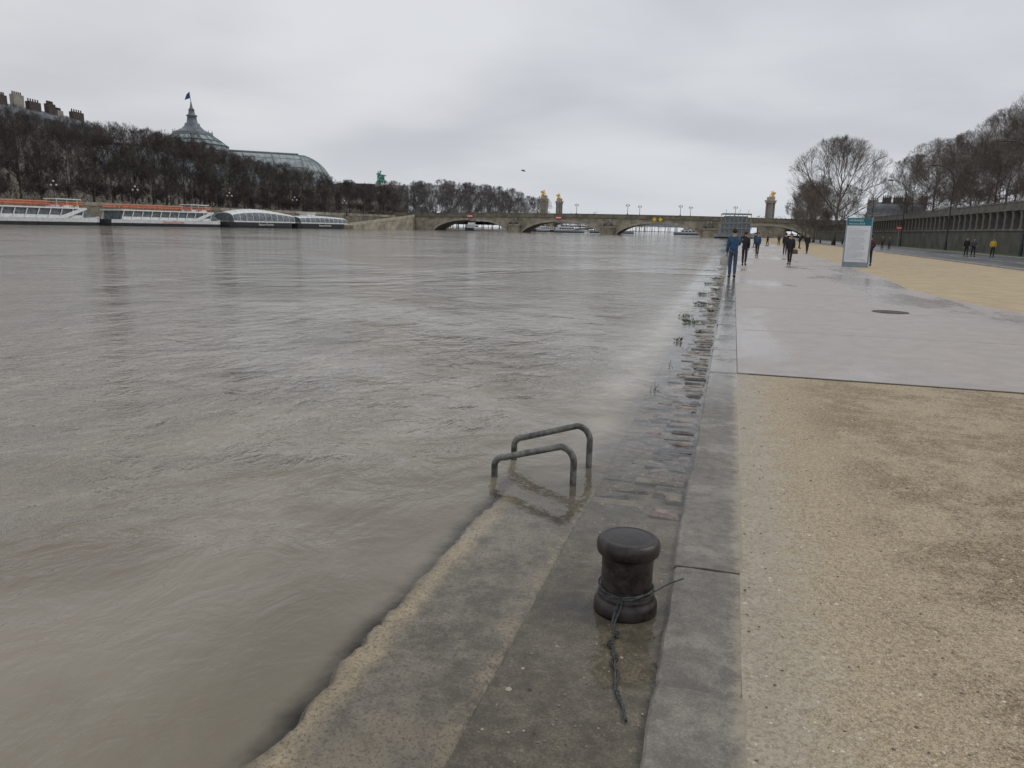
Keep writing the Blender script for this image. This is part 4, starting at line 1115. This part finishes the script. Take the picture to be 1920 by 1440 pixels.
def person(loc,rot,H,label,jc,tc_,stride=.0,arms=('down','down'),coat=False,hair=M_HAIR,grp='people walking along the riverside',long_hair=False,hood=False):
    e=thing('person',loc,label,'person',grp,rot,H/1.76)
    s=stride
    J=dict(pel=(0,0,.96),wai=(0,0,1.10),che=(0,.01,1.30),nek=(0,0,1.47),hb=(0,.015,1.56),hd=(0,.02,1.65),cr=(0,.01,1.72))
    legs={}
    for n_,sg_,st in (('L',-1,s),('R',1,-s)):
        hip=(.08*sg_,0,.92); kn=(.085*sg_,.02+st*.45+ (.05 if st<0 else .03)*abs(s)*2,.50); an=(.08*sg_,st*.9,.09+(.04 if st<0 else 0)); toe=(.095*sg_,st*.9+.15,.035)
        legs[n_]=(hip,kn,an,toe)
    def arm(kind,sg_):
        sh=(.16*sg_,0,1.41)
        if kind=='down': el=(.195*sg_,-.03-s*.2*sg_,1.13); wr_=(.185*sg_,.05-s*.35*sg_,.88)
        elif kind=='up': el=(.19*sg_,.12,1.18); wr_=(.08*sg_,.30,1.36)
        elif kind=='pocket': el=(.22*sg_,-.06,1.15); wr_=(.16*sg_,.09,.98)
        else: el=(.20*sg_,.0,1.14); wr_=(.21*sg_,.08,.90)
        return sh,el,wr_
    V=[];E=[];Rd=[]
    def add(p,r,par=None):
        V.append(p);Rd.append(r)
        if par is not None: E.append((par,len(V)-1))
        return len(V)-1
    p0=add(J['pel'],.11); p1=add(J['wai'],.10,p0); p2=add(J['che'],.12,p1); p3=add(J['nek'],.055,p2); p4=add(J['hb'],.075,p3); p5=add(J['hd'],.09,p4); p6=add(J['cr'],.07,p5)
    add((0,.125,1.62),.012,p5)
    for n_ in 'LR':
        h,k_,a_,t_=legs[n_]; q=p0
        q=add(h,.08,q); q=add(k_,.052,q); q=add(a_,.036,q); add(t_,.03,q)
    for i,sg_ in enumerate((-1,1)):
        sh,el,wr_=arm(arms[i],sg_); q=add(sh,.05,p2); q=add(el,.038,q); q=add(wr_,.026,q)
        d=(Vector(wr_)-Vector(el)).normalized(); pm_=Vector(wr_)+d*.06; q=add(tuple(pm_),.026,q)
        u=d.cross(Vector((1,0,0))).normalized()
        for k2,(o_,L) in enumerate(((-.03,.065),(-.01,.08),(.01,.075),(.03,.06))):
            f1=pm_+d*L*.6+u*o_; q2=add(tuple(f1),.0085,q); add(tuple(f1+d*L*.4+Vector((-.015*sg_,0,0))),.007,q2)
        f1=pm_-d*.02-u*.045; q2=add(tuple(f1),.009,q); add(tuple(f1+d*.035-u*.01),.008,q2)
    skinned('body',V,E,Rd,M_SKIN,e)
    V=[];E=[];Rd=[]
    bl_=1.0 if not coat else 1.06
    q0=add((0,0,.86 if not coat else .68),.16*bl_); q1=add((0,0,1.08),.148*bl_,q0); q2=add((0,.0,1.30),.160,q1); q3=add((0,0,1.45),.085,q2)
    for i,sg_ in enumerate((-1,1)):
        sh,el,wr_=arm(arms[i],sg_); q=add(sh,.080,q2); q=add(el,.062,q); add(tuple(Vector(el).lerp(Vector(wr_),.97)),.048,q)
    if hood: add((0,-.09,1.50),.09,q3)
    jk=skinned('coat' if coat else 'jacket',V,E,Rd,jc,e)
    jk.scale=(1.04,.88,1)
    V=[];E=[];Rd=[]
    q0=add((0,0,.93),.115)
    for n_ in 'LR':
        h,k_,a_,t_=legs[n_]; q=add(h,.095,q0); q=add(k_,.070,q); add((a_[0],a_[1],a_[2]+.0),.054,q)
    skinned('trousers',V,E,Rd,tc_,e)
    for n_ in 'LR':
        h,k_,a_,t_=legs[n_]; a=MB()
        a.tube([(a_[0],a_[1]-.07,.045+a_[2]-.09),(a_[0],a_[1],.05+a_[2]-.09),(t_[0],t_[1]-.03,.045),(t_[0],t_[1]+.05,.032)],[.04,.052,.048,.026],8); a.obj('shoe',M_HAIR,e,True)
    a=MB(); a.ell((0,-.012,1.685),(.098,.105,.105),14,9)
    if long_hair: a.tube([(0,-.07,1.66),(0,-.09,1.55),(0,-.085,1.42)],[.08,.085,.05],8)
    a.obj('hair',hair,e,True)
    for x in (-.033,.033):
        a=MB(); a.ell((x,.098,1.655),(.012,.01,.008),6,5); a.obj('eye',M_HAIR,e)
    a=MB(); a.ell((0,.10,1.585),(.025,.008,.006),6,5); a.obj('mouth',M_RED,e)
    return e
C_BLUE=mat('blue_jacket_cloth',(.030,.080,.155),.8,12,.4); C_JEAN=mat('denim',(.06,.085,.135),.85,14,.4)
C_BLACK=mat('black_cloth',(.018,.018,.021),.8,12,.3); C_DARK=mat('dark_trousers',(.028,.028,.033),.85,12,.3)
C_YEL=mat('yellow_coat_cloth',(.70,.47,.03),.8,12,.15); C_GREY=mat('grey_cloth',(.10,.10,.11),.8,12,.3); C_BRN=mat('brown_cloth',(.12,.07,.045),.8,12,.3)
C_BAG=mat('canvas_bag',(.50,.47,.42),.8,20,.15)
PZ=.016
person((.05,29.3,0.01),rad(5),1.80,'person in blue jacket and jeans standing on kerb, holding phone up',C_BLUE,C_JEAN,.06,('bag','up'))
bg=thing('tote_bag',(-.23,29.43,.46),'white canvas tote bag hanging from the hand','bag',None)
a=MB(); b=len(a.v)
for z,wx,wy in ((0,.13,.06),(.04,.17,.09),(.25,.18,.07),(.34,.16,.03)):
    for k in range(12):
        an=k/12*6.283; a.v.append((wx*math.copysign(abs(math.cos(an))**.5,math.cos(an)),wy*math.copysign(abs(math.sin(an))**.5,math.sin(an)),z))
for i in range(3):
    for k in range(12): a.face((b+i*12+k,b+i*12+(k+1)%12,b+(i+1)*12+(k+1)%12,b+(i+1)*12+k))
a.face([b+k for k in range(12)]); a.obj('bag_body',C_BAG,bg,True)
a=MB(); a.tube(bez([(-.09,0,.33),(-.06,0,.42),(0,0,.46),(.06,0,.42),(.09,0,.33)],5),.01,5); a.obj('handle',C_BAG,bg,True)
person((.62,41.2,PZ),rad(-10),1.72,'person in dark jacket and dark trousers standing by the kerb',C_BLACK,C_DARK,.10,('up','down'),hood=True)
person((1.75,59,PZ),rad(170),1.70,'person in blue jacket and dark trousers walking on path',C_BLUE,C_DARK,.22,('down','down'))
person((3.05,44.6,PZ),rad(165),1.66,'person in long black coat with handbag walking on path',C_BLACK,C_BLACK,.18,('bag','down'),coat=True,long_hair=True)
hb=thing('handbag',(3.30,44.5,.60),'brown leather handbag carried at arm length','bag')
a=MB(); a.lathe([(.0,0),(.13,0),(.15,.06),(.13,.20),(.10,.24),(0,.24)],10); a.obj('bag_body',C_BRN,hb,True)
a=MB(); a.tube(bez([(-.08,0,.23),(-.05,0,.32),(.05,0,.32),(.08,0,.23)],5),.009,5); a.obj('handle',C_BRN,hb,True)
person((4.1,66,PZ),rad(0),1.72,'person in black jacket walking away on the path',C_BLACK,C_DARK,.15,('down','pocket'))
person((6.3,72,PZ),rad(160),1.70,'person in dark coat walking across the wet path',C_BLACK,C_DARK,.25,('down','down'),coat=True)
person((7.3,46.2,.012),rad(10),1.72,'person in dark red jacket half hidden behind the sign',mat('dark_red_cloth',(.09,.02,.03),.8,12,.3),C_DARK,.1,('pocket','pocket'))
person((18.1,106,.006),rad(175),1.70,'person in brown jacket walking on the road',C_BRN,C_DARK,.2)
person((19.0,106.5,.006),rad(170),1.66,'person in grey coat walking on the road',C_GREY,C_DARK,.2,coat=True)
person((20.3,78,.006),rad(175),1.74,'person in dark coat and trousers walking on road',C_BLACK,C_DARK,.22,coat=True)
person((21.0,78.5,.006),rad(185),1.70,'person in grey jacket walking beside two others',C_GREY,C_DARK,.2,('pocket','down'))
person((22.4,78,.006),rad(175),1.70,'person in bright yellow coat and dark trousers walking',C_YEL,C_DARK,.2,('pocket','pocket'),long_hair=True)
for (x,y_,c_) in ((2.5,95,C_BLACK),(4.6,112,C_GREY),(1.6,125,C_BLACK),(6.5,120,C_BRN),(7.5,96,C_BLACK)):
    person((x,y_,PZ),R.random()*6.28,1.7,'distant person in dark clothes standing on the path',c_,C_DARK,.12)
print('done', len(bpy.data.objects))
